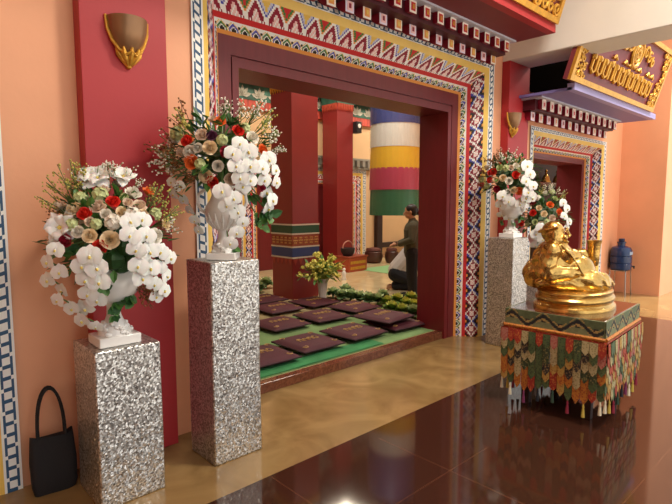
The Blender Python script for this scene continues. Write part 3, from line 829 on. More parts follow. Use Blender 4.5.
def k_wave(i, j):
    a = (i % 24) / 24 * 2 * PI; w = j - 6 - 3.8 * math.sin(a)
    if abs(w) < 1.2: return 'k'
    if 1.9 < abs(w) < 2.9 and (i // 2) % 3: return 'y'
    w2 = math.hypot(((i % 24) - 18) / 2.2, (j - 3.4) / 2); w3 = math.hypot(((i % 24) - 6) / 2.2, (j - 8.6) / 2)
    if .9 < w2 < 1.5 or .9 < w3 < 1.5: return 'k'
    if w2 < .9 or w3 < .9: return 'y'
    return 'g' if w > 0 else 'c'
M_w = [mat('black_scroll', '#22252b', .6), mat('sage_silk', '#7d8560', .55, var=.2, vscale=40), mat('olive_silk', '#5c6a4a', .55, var=.2, vscale=40), mat('ochre_silk', '#b4985a', .55)]
OUT = .012
sides4 = [((0, 0), (0, TD), (-1, 0), 'left'), ((0, 0), (TW, 0), (0, -1), 'front'), ((TW, 0), (TW, TD), (1, 0), 'right'), ((0, TD), (TW, TD), (0, 1), 'back')]
rs = random.Random(12)
for (a, b, nrm, sd) in sides4:
    a = Vector((*a, 0)); b = Vector((*b, 0)); n3 = Vector((*nrm, 0)); L_ = (b - a).length; ux = (b - a) / L_
    A0 = a - ux * OUT; L2_ = L_ + 2 * OUT
    def P_(s, z, o): return A0 + ux * (s * L2_) + n3 * o + Vector((0, 0, z))
    mb = MB(); nseg = max(2, round(L2_ / .22)) * 24
    strip(mb, lambda s, t: P_(s, TH - .002 - .115 * t, OUT), nseg, 12, k_wave, {'k': 0, 'g': 1, 'c': 2, 'y': 3})
    mb.prism([P_(0, TH - .002, 0), P_(1, TH - .002, 0), P_(1, TH - .117, 0), P_(0, TH - .117, 0)], n3 * (OUT - .002), 1)
    mb.build('scroll_band', M_w, sk, smooth=0)
    mb = MB(); pts = [P_(i / 60, TH - .127 + .002 * (i % 2), OUT + .004) for i in range(61)]
    mb.tube(pts, .014, 6); pts = [P_(i / 60, TH - .147 - .004 * (i % 2), OUT + .004) for i in range(61)]; mb.tube(pts, .01, 6, 1)
    mb.build('fringe', [BR['o'], BR['r']], sk)
    A0 = A0 - ux * .016; L2_ += .032
    ncol = round(L2_ / .052); mb = MB(); cw = L2_ / ncol; bott = []
    for r in range(6):
        for c in range(ncol):
            q = (c + .5) / ncol
            swag = .05 * math.cos(q * 2 * PI * 2 + PI) + (.02 if sd == 'left' else 0)
            top = TH - .15 - r * .064; h = .106 + (swag if r == 5 else 0) * .6 + rs.uniform(-.006, .006)
            if r == 5: bott.append((q, top - h))
            o = OUT + .006 + .003 * (5 - r) + .003 * (c % 2)
            x0 = c / ncol + .02 / ncol; x1 = (c + 1) / ncol - .02 / ncol; xm = q
            w = ['rgcdrgpg', 'gcdpgkcg', 'ckygcdgc', 'kogdckoy', 'oorykgoc', 'roogyrog'][r] if sd != 'front' else ['rygcpyrc', 'cpyrcgyp', 'yrcpgycr', 'gycpyrcd', 'cyopgcyo', 'yocgrygo'][r]
            col = w[(c + r * 3 + (1 if rs.random() < .25 else 0)) % 8]
            mb.prism([P_(x0, top, o), P_(x1, top, o), P_(x1, top - h * .68, o + .004), P_(xm, top - h, o + .006), P_(x0, top - h * .68, o + .004)], n3 * .003, BK.index(col))
    mb.build('flap_tiers', pal_b, sk, smooth=0)
    for i, (q, z) in enumerate(bott):
        if i % 2: continue
        mb = MB(); c0 = P_(q, z, OUT + .014)
        mb.lathe([(.003, .01), (.006, 0), (.009, -.012), (.006, -.02), (.009, -.03), (.013, -.085), (.002, -.086)], 8, c0)
        k = ['#e6dcc0', '#c9b04c', '#8c1f3a', '#2f4a3a', '#20242c', '#7a2f5a'][(i // 2) % 6]
        mb.build('tassel', mat('tassel_' + k[1:], k, .7), sk)

st = thing('buddha_statue', 'polished golden laughing buddha statue seated on a stepped oval base', 'statue', T0 + Matrix.Rotation(TA, 3, 'Z') @ Vector((TW / 2 - .005, TD / 2, TH)), TA)
mb = MB()
mb.lathe([(.995, .0), (1, .012), (.985, .03), (.93, .04), (.915, .048), (.93, .058), (.96, .07), (.965, .088), (.94, .1), (.9, .108), (.9, .116), (.92, .124), (.92, .135), (.89, .142), (.5, .143)], 64, ax=.385, ay=.285)
mb.v = [(x, y, z) for x, y, z in mb.v]
mb.build('oval_base', gold, st, smooth=40)
B = MB()
def ca(*pts):
    B.tube([p[:3] for p in pts], [p[3] for p in pts], 12)
    for p in pts: B.ell(p[:3], p[3] * .99, nu=14, nv=10)
B.ell((-.10, .0, .19), (.28, .21, .085), nu=28, nv=16)
B.ell((-.21, .025, .335), (.175, .165, .195), nu=28, nv=18)
B.ell((-.05, -.05, .285), (.165, .155, .135), nu=28, nv=18)
B.ell((-.115, -.075, .395), (.085, .075, .06)); B.ell((-.2, -.1, .395), (.075, .065, .06))
B.ell((-.315, -.05, .44), (.085, .085, .075), nu=20, nv=14); B.ell((-.1, .12, .44), (.085, .085, .075), nu=20, nv=14)
B.ell((-.29, .12, .25), (.12, .11, .12), nu=24, nv=16)                              # sack at his back
ca((-.325, -.07, .44, .072), (-.375, -.045, .30, .075), (-.33, -.08, .265, .066), (-.21, -.155, .275, .05), (-.15, -.17, .275, .034))     # near sleeve
ca((-.09, .11, .43, .065), (.03, .14, .335, .06), (.13, .07, .40, .04), (.165, .04, .41, .03))                                       # far arm
for k in range(4): ca((-.155, -.165, .285 - k * .014, .013), (-.115, -.175 - .004 * k, .287 - k * .016, .012), (-.085, -.17, .275 - k * .017, .009))
ca((-.16, -.165, .295, .013), (-.13, -.17, .312, .011), (-.105, -.165, .312, .009))
ca((-.15, -.1, .2, .095), (-.01, -.19, .205, .092), (.13, -.175, .195, .075), (.25, -.13, .175, .045), (.31, -.115, .168, .033))     # near leg
ca((-.02, .09, .22, .09), (.10, .07, .31, .08), (.155, .05, .36, .062), (.195, .02, .29, .055), (.235, .0, .2, .05))                # raised leg
ca((.23, .02, .17, .04), (.31, -.02, .165, .036), (.335, -.035, .16, .026))
for k in range(5):
    ca((.315, -.13 + .014 * k, .165, .012), (.342 - .004 * k, -.13 + .014 * k, .162, .010))
ca((-.27, -.11, .49, .012), (-.215, -.165, .41, .012), (-.165, -.195, .34, .012), (-.12, -.205, .27, .012))
ca((-.08, .06, .49, .012), (-.03, .01, .43, .012), (.05, .0, .39, .012))
B.ell((-.02, -.19, .27), .012)
# head
d = Vector((.80, -.60, 0)).normalized(); sdv = Vector((d.y, -d.x, 0))     # sdv: his right
Hc = Vector((-.245, .0, .565)); HS = 1.14; RH = Matrix((sdv, d, (0, 0, 1))).transposed()
def hp(s, f, u): return Hc + (sdv * s + d * f + Vector((0, 0, u))) * HS
B.ell(hp(0, -.005, .012), (.082, .092, .088), RH, 18, 12)
B.ell(hp(0, .015, -.035), (.086, .082, .062), RH, 16, 10)
B.ell(hp(0, .0, -.09), (.07, .07, .05), RH)
for s in (-1, 1):
    B.ell(hp(s * .045, .07, -.02), (.032, .026, .026), RH)
    B.ell(hp(s * .084, -.005, -.01), (.012, .024, .045), RH); B.ell(hp(s * .086, .0, -.06), (.013, .016, .026), RH)
    B.tube([hp(s * .012, .092, .03), hp(s * .035, .09, .04), hp(s * .06, .07, .028)], [.008, .01, .007], 8)
    B.ell(hp(s * .034, .083, .016), (.017, .01, .007), RH)
B.tube([hp(0, .092, .03), hp(0, .106, .0), hp(0, .112, -.012)], [.009, .012, .017], 8); B.ell(hp(0, .104, -.014), (.022, .014, .011), RH)
B.tube([hp(-.035, .08, -.038), hp(-.018, .098, -.05), hp(0, .1, -.053), hp(.018, .098, -.05), hp(.035, .08, -.038)], [.006, .009, .01, .009, .006], 8)
B.tube([hp(-.025, .082, -.062), hp(0, .096, -.07), hp(.025, .082, -.062)], .008, 8)
B.ell(hp(0, .075, -.085), (.034, .028, .022), RH)
B.tube([hp(.075, .02, .05), hp(.06, -.06, .03), hp(0, -.1, .015), hp(-.06, -.06, .03), hp(-.075, .02, .05)], .012, 8)
Rf = Matrix.Rotation(math.radians(-24), 3, 'Z')
B.v = [tuple(Rf @ Vector((x * .92, y * .92, z)) + Vector((.045, .03, 0))) for x, y, z in B.v]
o = B.build('figure', gold, st, smooth=180)
m = o.modifiers.new('r', 'REMESH'); m.mode = 'VOXEL'; m.voxel_size = .0046
m = o.modifiers.new('s', 'SMOOTH'); m.iterations = 3; m.factor = .5
dg = bpy.context.evaluated_depsgraph_get(); me = bpy.data.meshes.new_from_object(o.evaluated_get(dg))
o.modifiers.clear(); o.data = me; me.polygons.foreach_set('use_smooth', [True] * len(me.polygons))
bc = Rf @ Vector((-.05, -.05, .285)) * .92 + Vector((.045, .03, .02)); nrm_ = [v.normal.copy() for v in me.vertices]
for v, nv_ in zip(me.vertices, nrm_):        # folds of the robe
    p = v.co
    if p.z > .47 or p.z < .15: continue
    k = max(0, min(1, ((p - bc).length - .15) / .05)) * min(1, (.47 - p.z) / .04)
    v.co = p + nv_ * k * .0055 * math.sin(70 * (p.x * .55 + p.z * .75 + .03 * math.sin(22 * p.y) + .02 * math.sin(31 * p.x)))
me.update()
mb = MB(); mb.lathe([(.03, .30), (.042, .32), (.046, .40), (.05, .47), (.058, .497), (.06, .505), (.052, .505), (.044, .47), (.0, .46)], 20, tuple(Rf @ Vector((.215, -.01, 0)) * .92 + Vector((.05, .03, .0)))); mb.build('cup', gold, st)

# ------------------------------------------------------------------ water jug on its stand
wj = at_z(619, 291, 0); wj = Vector((9.33, 2.93, 0))
ws = thing('bottle_stand', 'thin metal stand in the corner under the blue water bottle', 'stand', wj)
for x in (-.13, .13):
    for y in (-.12, .12):
        mb = MB(); mb.tube([(x * 1.15, y * 1.15, 0), (x, y, .42)], .011, 8); mb.build('leg', steel, ws)
mb = MB(); mb.box(-.15, .15, -.14, .14, .42, .435); mb.build('tray', steel, ws, bevel=.003)
wb = thing('water_bottle', 'dark blue water dispenser bottle standing in the corner by the orange wall', 'water bottle', wj + Vector((0, 0, .436)))
mb = MB(); mb.lathe([(.13, 0), (.165, .012), (.168, .10), (.158, .11), (.168, .12), (.168, .22), (.158, .23), (.168, .24), (.165, .33), (.14, .375), (.08, .4), (.06, .405), (.06, .44), (.07, .445), (.07, .47), (.03, .475)], 28)
mb.build('bottle_body', mat('blue_plastic', '#17315f', .25, coat=.3), wb)
mb = MB(); mb.lathe([(.045, .475), (.048, .48), (.045, .52), (.02, .525)], 16); mb.build('cap', mat('dark_blue_cap', '#1a2c54', .4), wb)
mb = MB(); mb.tube([(.12, -.11, .05), (.155, -.14, .05), (.17, -.155, .05), (.172, -.157, .01)], [.014, .014, .018, .012], 8); mb.build('tap', mat('black_plastic', '#1d1d20', .4), wb)
mb = MB()
for s in range(9):
    a = -PI * .62 + s * .09; mb.obox((.1695 * math.cos(a), .1695 * math.sin(a), .285), (.016, .003, .05), Matrix.Rotation(a + PI / 2, 3, 'Z'))
mb.build('paper_label', mat('pale_label', '#9fb2cc', .5), wb)

# ------------------------------------------------------------------ prayer hall: columns
def column(x, y, w, label, band, top):
    t = thing('hall_column', label, 'column', (x + w / 2, y + w / 2, .075)); h = w / 2; zt = WT + .32
    mb = MB(); mb.box(-h, h, -h, h, 0, zt); mb.build('shaft', col_red, t, bevel=.006)
    if band:
        for nm, z0, z1, m_, e in (('green_band', 1.02, 1.14, mat('deep_green_paint', '#1f4a34', .5), .010), ('blue_band', .66, .80, mat('deep_blue_paint', '#2b3a6e', .5), .010), ('floral_band', .82, 1.0, mat('rust_paint', '#8f4428', .5), .006)):
            mb = MB(); mb.box(-h - e, h + e, -h - e, h + e, z0, z1); o = mb.build(nm, m_, t)
            if nm == 'floral_band':
                mb = MB()
                for k in range(4):
                    for i in range(5):
                        u = -h + w * (i + .5) / 5; z = (z0 + z1) / 2
                        c = [(u, -h - e, z), (h + e, u, z), (u, h + e, z), (-h - e, u, z)][k]
                        n_ = [(0, -1), (1, 0), (0, 1), (-1, 0)][k]
                        for q in range(6):
                            a = q * PI / 3; tt = Vector((-n_[1], n_[0], 0)) * math.cos(a) * .03 + Vector((0, 0, math.sin(a) * .045)); mb.ell(Vector(c) + tt, .014, nu=6, nv=4)
                        mb.ell(c, .016, nu=6, nv=4)
                mb.build('gold_flowers', mat('dull_gold_paint', '#c09050', .5), o)
        mb = MB()
        for z in (.645, .81, 1.01, 1.15): mb.box(-h - .013, h + .013, -h - .013, h + .013, z - .011, z + .011)
        mb.build('pale_lines', mat('pale_line', '#c9bfae', .5), t)
        mb = MB()
        for k in range(4):
            for i in range(5):
                u = -h + w * (i + .5) / 5; a = w / 11
                q = [(u - a, -h - .004), (u + a, -h - .004)]
                pts = [(u - a, .64), (u + a, .64), (u, .53)]
                P3 = lambda s_, z: [Vector((s_, -h - .006, z)), Vector((h + .006, s_, z)), Vector((s_, h + .006, z)), Vector((-h - .006, s_, z))][k]
                nv = [Vector((0, .005, 0)), Vector((-.005, 0, 0)), Vector((0, -.005, 0)), Vector((.005, 0, 0))][k]
                mb.prism([P3(*p) for p in pts], nv)
        mb.build('pendant_points', mat('rust_red_paint', '#a0392c', .5), t, smooth=0)
    mb = MB(); mb.box(-h - .02, h + .02, -h - .02, h + .02, top, top + .34); mb.build('painted_capital', mat('capital_green', '#2c5647', .5, var=.5, vscale=9), t)
    mb = MB()
    for k in range(4):
        for i in range(9):
            u = -h + w * (i + .5) / 9
            c = [(u, -h - .012, top - .07), (h + .012, u, top - .07), (u, h + .012, top - .07), (-h - .012, u, top - .07)][k]
            mb.lathe([(.004, -.09), (.02, -.04), (.024, .07)], 6, c)
    mb.build('capital_fringe', mat('orange_red_fringe', '#a8402c', .5) if top > 3.5 else gold_paint, t)
column(4.73, 6.04, .52, 'nearest red square column in the hall with green and blue painted bands', True, 3.3)
column(7.92, 8.45, .50, 'farther red square column in the hall beside the hanging banner', False, 3.72)
sp = thing('wall_speaker', 'small black speaker mounted on the farther red column', 'speaker', (8.47, 8.42, 3.30))
mb = MB(); mb.box(-.05, .11, -.1, .1, -.13, .13); mb.build('box', mat('black_plastic', '#1d1d20', .4), sp, bevel=.01)
mb = MB(); mb.lathe([(.05, 0), (.05, .006), (.02, .012)], 14); q = mb.build('cone', white, sp); q.location = (.03, -.1, .03); q.rotation_euler = (PI / 2, 0, 0)

# back wall: frieze, cornice and the facing doorway
fr = struct(thing('trim_7', '', ''), 'green and red painted frieze with dentils along the top of the far wall', 'frieze')
mb = MB(); mb.box(-5, 15.8, 9.12, 9.2, 3.52, 3.70); 
mb.build('red_fringe_band', mat('fringe_red', '#b8483a', .6, var=.5, vscale=14, stretch=(1, 1, .15)), fr)
mb = MB(); mb.box(-5, 15.8, 9.11, 9.2, 3.70, 4.02); mb.build('green_band', mat('frieze_green', '#2f5a4c', .6, var=.6, vscale=3), fr)
mb = MB()
for i in range(26):
    x = 4.6 + i * .42
    for k in range(5):
        a = PI * (k + .5) / 5; leaf(mb, (x, 9.1, 3.76), (math.cos(a), 0, math.sin(a)), Vector((0, -1, 0)), .22, .09, 0, 0)
mb.build('lotus_petals', mat('lotus_white', '#a8a698', .6), fr)
mb = MB(); mb.box(-5, 15.8, 8.95, 9.2, 4.02, 4.3); mb.build('brown_beam', mat('brown_beam', '#4e3528', .6), fr)
mb = MB()
for r in range(2):
    for i in range(60): mb.box(4.6 + i * .19, 4.7 + i * .19, 8.75 - .12 * r, 8.95, 4.46 + .2 * r, 4.57 + .2 * r)
mb.build('dentils', mat('grey_dentil', '#8f8a80', .6), fr)
Lb = [(5.75, 9.62, 2.40, 9.17), (5.86, 9.5, 2.32, 9.17), (5.92, 9.42, 2.25, 9.17), (6.2, 9.12, 2.02, 9.15), (6.3, 9.02, 1.95, 9.15), (6.3, 9.02, 1.95, 9.19)]
pb = portal('trim_8', 'painted doorway surround on the far wall of the hall', Lb)
mb = MB(); mb.box(6.3, 9.02, 9.17, 9.2, .075, 1.95)
struct(mb.build('door_1', wood_red), 'dark red door on the far wall of the hall', 'door')
mb = MB()
for i in range(20): mb.box(5.78 + i * .2, 5.88 + i * .2, 9.06, 9.2, 2.47, 2.62)
mb.box(5.7, 9.8, 9.1, 9.2, 2.63, 2.68); mb.box(5.7, 9.8, 9.1, 9.2, 2.41, 2.46)
struct(mb.build('trim_9', mat('grey_dentil', '#8f8a80', .6)), 'grey bracket row over the far doorway', 'cornice')
wf = struct(thing('trim_10', '', ''), 'dark red timber panel frame on the far wall beneath the banner', 'panel frame')
for x in (9.98, 12.0):
    mb = MB(); mb.box(x, x + .2, 9.08, 9.2, .075, 2.3); mb.build('post', dark_wood, wf)
for z in (.36, 2.2):
    mb = MB(); mb.box(10.18, 12.0, 9.1, 9.2, z, z + .13); mb.build('rail', dark_wood, wf)

# hall floor coverings
def rug(nm, x0, x1, y0, y1, z, m, label):
    mb = MB(); nx, ny = 24, 10; strip(mb, lambda s, t: (x0 + (x1 - x0) * s, y0 + (y1 - y0) * t, z + .006 + .002 * math.sin(s * 19) * math.sin(t * 7 + s * 5)), nx, ny, k_flat, {'x': 0})
    mb.box(x0, x1, y0, y1, z, z + .003)
    if y0 == 3.73: mb.box(2.12, 4.76, 3.44, y0, z, z + .006)
    return props(mb.build(nm, m), label, 'carpet')
rug('carpet', 1.9, 5.3, 3.73, 5.12, .076, mat('light_green_carpet', '#708c57', .9, var=.18, vscale=3, bump=.3, bscale=200), 'light green carpet under the front rows of maroon cushions')
rug('carpet', 1.9, 5.3, 5.13, 6.0, .076, mat('tan_carpet', '#94845c', .9, var=.12, vscale=3, bump=.3, bscale=200), 'tan carpet under the back row of maroon cushions')
rug('carpet_runner', 2.14, 3.9, 3.45, 3.66, .086, mat('bright_green_carpet', '#35804a', .9, var=.2, vscale=4, bump=.3, bscale=200), 'narrow bright green runner along the doorway step')
rug('rug', 8.0, 11.2, 6.75, 7.9, .076, mat('pale_green_mat', '#7fae78', .8), 'pale green mat on the far hall floor behind the plants')

# cushions
CM = mat('maroon_velvet', '#4c1522', .75, var=.15, vscale=9, bump=.15, bscale=120)
EMB = mat('gold_thread', '#a8824a', .6)
def cushion_proto():
    t = thing('floor_cushion', '', '')
    mb = MB(); n = 16; S = .27
    for sg_ in (1, -1):
        base = len(mb.v)
        for j in range(n + 1):
            for i in range(n + 1):
                u = -1 + 2 * i / n; v = -1 + 2 * j / n
                x = S * u * (1 - .05 * (1 - v * v) * 0 - .04 * (1 - abs(v)) * 0); y = S * v
                hgt = .036 * ((1 - u ** 6) * (1 - v ** 6)) ** .45 * (1 - .12 * (u * u + v * v) * .5)
                mb.v.append((x * (1 - .03 * (1 - v * v)), y * (1 - .03 * (1 - u * u)), .045 + sg_ * hgt + (0 if sg_ < 0 else .0)))
        for j in range(n):
            for i in range(n):
                a = base + j * (n + 1) + i; f = (a, a + 1, a + n + 2, a + n + 1); mb.f.append(f if sg_ > 0 else f[::-1]); mb.m.append(0)
    mb.build('cushion_cover', CM, t, smooth=60)
    mb = MB(); per = []
    for k in range(40):
        a = 2 * PI * k / 40; ca_, sa_ = math.cos(a), math.sin(a); m_ = max(abs(ca_), abs(sa_)); per.append((S * ca_ / m_ * .985, S * sa_ / m_ * .985, .045))
    mb.tube(per + [per[0]], .009, 6); mb.build('piping', mat('dark_maroon_piping', '#35101a', .7), t)
    mb = MB()
    Pc = lambda a, b, c=0: Vector((a, b, .0815 + .0))
    glyphs(mb, lambda x, y, z: Pc(x, y), -.13, .13, -.03, .06, 4, 9, .006)
    mb.build('embroidery', EMB, t)
    for sx in (-1, 1):
        for sy in (-1, 1):
            pts = []; mb = MB()
            for i in range(9):
                a = i / 8 * 1.5 * PI; r = .035 * (1 - .6 * i / 8); pts.append((sx * (.185 + r * math.cos(a)), sy * (.185 + r * math.sin(a)), .0765))
            mb.tube(pts, .005, 5); mb.build('corner_motif', EMB, t)
    return t
cp = cushion_proto(); first = True
CUS = [(3.235, 3.885, 0, 0, 'maroon floor cushion in the front row, nearest the doorway step in the middle'),
       (3.89, 3.885, 2, 0, 'maroon floor cushion in the front row, between the middle one and the stacked pair'),
       (4.555, 3.86, -3, 0, 'lower maroon floor cushion of the stacked pair by the right jamb'),
       (4.43, 3.93, 6, .083, 'upper maroon floor cushion of the stacked pair by the right jamb'),
       (2.62, 3.83, -2, 0, 'maroon floor cushion in the front row, partly behind the tall left pedestal'),
       (3.53, 4.77, 1, 0, 'leftmost maroon floor cushion of the second row'),
       (4.18, 4.74, -2, 0, 'middle maroon floor cushion of the second row'),
       (4.875, 4.86, 3, 0, 'rightmost maroon floor cushion of the second row, against the cabbage plants'),
       (4.05, 5.52, -1, 0, 'left maroon floor cushion of the third row'),
       (4.70, 5.50, 2, 0, 'maroon floor cushion in front of the white flower vase'),
       (4.28, 6.18, 0, 0, 'maroon floor cushion left of the banded red column'),
       (3.62, 6.30, 2, 0, 'hindmost maroon floor cushion, seen right beside the tall left pedestal')]
for x, y, a, dz, lab in CUS:
    c = cp if first else copy_tree(cp); first = False
    c.location = (x, y, (.0915 if (y < 4.15 and x < 4.5) else .0835) + dz); c.rotation_euler = (0, 0, math.radians(a)); props(c, lab, 'cushion', 'maroon floor cushions')

# hall vase with yellow flowers
vp = Vector((4.93, 5.58, .0765))
vz = thing('fluted_vase', 'white fluted vase standing before the banded column in the hall', 'vase', vp)
mb = MB(); n = 36; prof = [(.085, 0), (.085, .03), (.06, .05), (.055, .09), (.062, .2), (.075, .3), (.09, .345), (.095, .36), (.075, .36), (.06, .3)]
vs = []; fs = []
for r, z in prof:
    for k in range(n): q = r * (1 + (.05 if k % 3 == 0 else 0) * (.05 < z < .34)); a = 2 * PI * k / n; vs.append((q * math.cos(a), q * math.sin(a), z))
for i in range(len(prof) - 1):
    for k in range(n): k2 = (k + 1) % n; fs.append((i * n + k, i * n + k2, (i + 1) * n + k2, (i + 1) * n + k))
fs.append(tuple(range(n))[::-1]); mb.add(vs, fs); mb.build('vase_body', mat('matt_white_ceramic', '#c9c4ba', .5), vz)
vf = thing('flower_arrangement', 'yellow green flower arrangement in the fluted vase inside the hall', 'flowers', vp + Vector((0, 0, .3)))
g = random.Random(31); mb = MB(); blooms = []
for k in range(60):
    a = g.uniform(0, 2 * PI); e = g.uniform(.1, 1.45); L_ = g.uniform(.18, .38); d_ = Vector((math.cos(a) * math.cos(e), math.sin(a) * math.cos(e), math.sin(e)))
    tip = d_ * L_ + Vector((0, 0, .06)); mb.tube([(0, 0, -.1), d_ * L_ * .5 + Vector((0, 0, .07)), tip], .004, 4, 1); blooms.append(tip)
    for q in range(5): leaf(mb, d_ * L_ * g.uniform(.3, 1) + Vector((0, 0, .06)), d_ + Vector((g.uniform(-1, 1), g.uniform(-1, 1), g.uniform(-1, 1))), Vector((0, 0, 1)), g.uniform(.07, .13), .05, g.randrange(2))
mb.build('foliage', [M_leaf2, mat('olive_leaf', '#a7b04c', .5, var=.3, vscale=20)], vf)
yb = mat('yellow_petal', '#dfd668', .6)
ym = to_mesh(cluster_mesh(9, 9), 'yellow_bloom', [yb])
for p in blooms: put('yellow_bloom', ym, vf, Matrix.Translation(p) @ Matrix.Rotation(g.uniform(0, 6), 4, 'Z') @ Matrix.Scale(g.uniform(.028, .046), 4))

# ornamental cabbages along the carpet edge
def kale_mesh(seed):
    g = random.Random(seed); mb = MB()
    mb.tube([(0, 0, 0), (0, 0, .08)], .02, 6, 0)
    for k in range(34):
        q = k / 33; a = k * 2.4; e = .1 + 1.25 * q; L_ = .17 - .09 * q
        d_ = Vector((math.cos(a) * math.cos(e), math.sin(a) * math.cos(e), math.sin(e)))
        leaf(mb, Vector((0, 0, .06 + .05 * q)) + d_ * .015, d_, Vector((0, 0, 1)), L_ * g.uniform(.85, 1.15), L_ * .95, 0 if q < .5 else 1, .25 - .5 * q)
    return mb
KA = [to_mesh(kale_mesh(1), 'ornamental_cabbage', [mat('grey_green_leaf', '#6d8a5a', .5, var=.25, vscale=15), mat('pale_green_leaf', '#c2d4a2', .5, var=.2, vscale=15)]),
      to_mesh(kale_mesh(2), 'ornamental_cabbage', [mat('olive_green_leaf', '#74903e', .5, var=.25, vscale=15), mat('lime_leaf', '#dade78', .5, var=.2, vscale=15)])]
KP = [(333, 298, 0), (342, 300, 0), (351, 301, 0), (360, 302, 0), (369, 304, 0), (378, 305, 0), (387, 307, 1), (397, 306, 1), (406, 309, 1), (392, 314, 1), (402, 316, 1), (414, 311, 1), (413, 318, 0), (346, 296, 0), (383, 300, 0), (411, 303, 1), (258, 292, 0), (266, 288, 0)]
wh = ['pale green cabbage plant in the row edging the carpet', 'lime yellow cabbage plant at the doorway end of the plant row']
for i, (u, v, k) in enumerate(KP):
    p = at_z(u, v, .077); o = bpy.data.objects.new('ornamental_cabbage', KA[k]); COL.objects.link(o); o.location = p; o.rotation_euler = (0, 0, i * 1.3); s = rnd.uniform(.82, 1.0); o.scale = (s, s, s)
    props(o, wh[k] if u > 300 else 'pale green cabbage plant left of the banded column', 'plant', 'ornamental cabbages edging the carpet' if u > 300 else 'cabbage plants left of the column')

# ------------------------------------------------------------------ hanging striped banner
bp = at_depth(395, 200, 8.9); BRD = .435
bt = thing('striped_banner', 'cylindrical hanging banner striped blue, white, yellow, crimson and green', 'banner', (bp.x, bp.y, 0))
def vz_(v): return H + (at_depth(395, v, 8.9).z - H)
zb = [vz_(100) + .35, vz_(127), vz_(149), vz_(170), vz_(190), vz_(215)]
for nm, c, z1, z0, rr in (('blue_tier', '#2b3c86', zb[0], zb[1], 1), ('white_tier', '#dfe6de', zb[1], zb[2], 1.0), ('yellow_tier', '#ecc41c', zb[2], zb[3], 1.0), ('crimson_tier', '#b8325a', zb[3], zb[4], 1.02), ('green_tier', '#127048', zb[4], zb[5], 1.0)):
    mb = MB(); n = 72; vs = []; fs = []
    for j in range(5):
        z = z1 + .02 - (z1 + .02 - z0) * j / 4
        for k in range(n):
            a = 2 * PI * k / n; r = BRD * rr * (1 + .010 * math.sin(k * 2.4) * (1 + j * .3) + .004 * j - .01)
            vs.append((r * math.cos(a), r * math.sin(a), z))
    for j in range(4):
        for k in range(n): k2 = (k + 1) % n; fs.append((j * n + k, (j + 1) * n + k, (j + 1) * n + k2, j * n + k2))
    mb.add(vs, fs); mb.build(nm, mat(nm + '_cloth', c, .45, var=.1, vscale=20, stretch=(8, 8, .4)), bt, smooth=180)
mb = MB(); mb.lathe([(BRD * 1.0, 0), (.1, .05), (.015, .1), (.012, WT + .35 - zb[0])], 24, (0, 0, zb[0]), caps=False); mb.build('top_cover', mat('blue_tier_cloth', '#27346a'), bt)
w = NT('clear_plastic'); w.set(Roughness=.12); w.b.inputs['Transmission Weight'].default_value = 0; w.b.inputs['Alpha'].default_value = .05; w.b.inputs['Base Color'].default_value = lin('#e8ece8')
mb = MB(); n = 48; vs = []; fs = []
for j in range(12):
    z = zb[0] - (zb[0] - zb[5] + .0) * j / 11
    for k in range(n): a = 2 * PI * k / n; r = BRD * 1.07 * (1 + .015 * math.sin(a * 5 + j)); vs.append((r * math.cos(a), r * math.sin(a), z))
for j in range(11):
    for k in range(n): k2 = (k + 1) % n; fs.append((j * n + k, (j + 1) * n + k, (j + 1) * n + k2, j * n + k2))
mb.add(vs, fs); o = mb.build('plastic_cover', w.mat, bt, smooth=180); o['label'] = 'clear plastic cover'

# ------------------------------------------------------------------ people
def skin(name, verts, edges, m, parent, sub=2, root=0):
    me = bpy.data.meshes.new(name); me.from_pydata([v[:3] for v in verts], edges, []); me.update()
    o = bpy.data.objects.new(name, me); COL.objects.link(o)
    md = o.modifiers.new('skin', 'SKIN'); md.use_smooth_shade = True
    for i, v in enumerate(verts):
        sv = me.skin_vertices[0].data[i]; r = v[3]; sv.radius = r if isinstance(r, tuple) else (r, r); sv.use_root = i == root
    s = o.modifiers.new('sub', 'SUBSURF'); s.levels = s.render_levels = sub
    dg = bpy.context.evaluated_depsgraph_get(); m2 = bpy.data.meshes.new_from_object(o.evaluated_get(dg))
    o.modifiers.clear(); o.data = m2; m2.materials.clear(); m2.materials.append(m); m2.polygons.foreach_set('use_smooth', [True] * len(m2.polygons))
    o.parent = parent; return o
SKIN = mat('skin', '#b98a68', .5); HAIR = mat('black_hair', '#15110f', .4)
def chain(V, E, pts, start=None):
    prev = start
    for p in pts:
        V.append(p); i = len(V) - 1
        if prev is not None: E.append((prev, i))
        prev = i
    return prev
def head_parts(mb, c, R):
    """face on local -Y"""
    c = Vector(c); q = lambda x, y, z: c + R @ Vector((x, y, z))
    mb.ell(q(0, .01, .02), (.072, .09, .095), R, 14, 10); mb.ell(q(0, -.02, -.04), (.058, .07, .065), R, 12, 8)
    mb.tube([q(0, -.085, .02), q(0, -.105, -.012), q(0, -.09, -.02)], [.01, .014, .008], 7)
    for s in (-1, 1):
        mb.ell(q(s * .073, .01, .0), (.012, .02, .03), R, 8, 6); mb.ell(q(s * .03, -.078, .018), (.014, .008, .008), R, 8, 6)
    mb.tube([q(-.025, -.078, -.055), q(0, -.088, -.058), q(.025, -.078, -.055)], .007, 6)
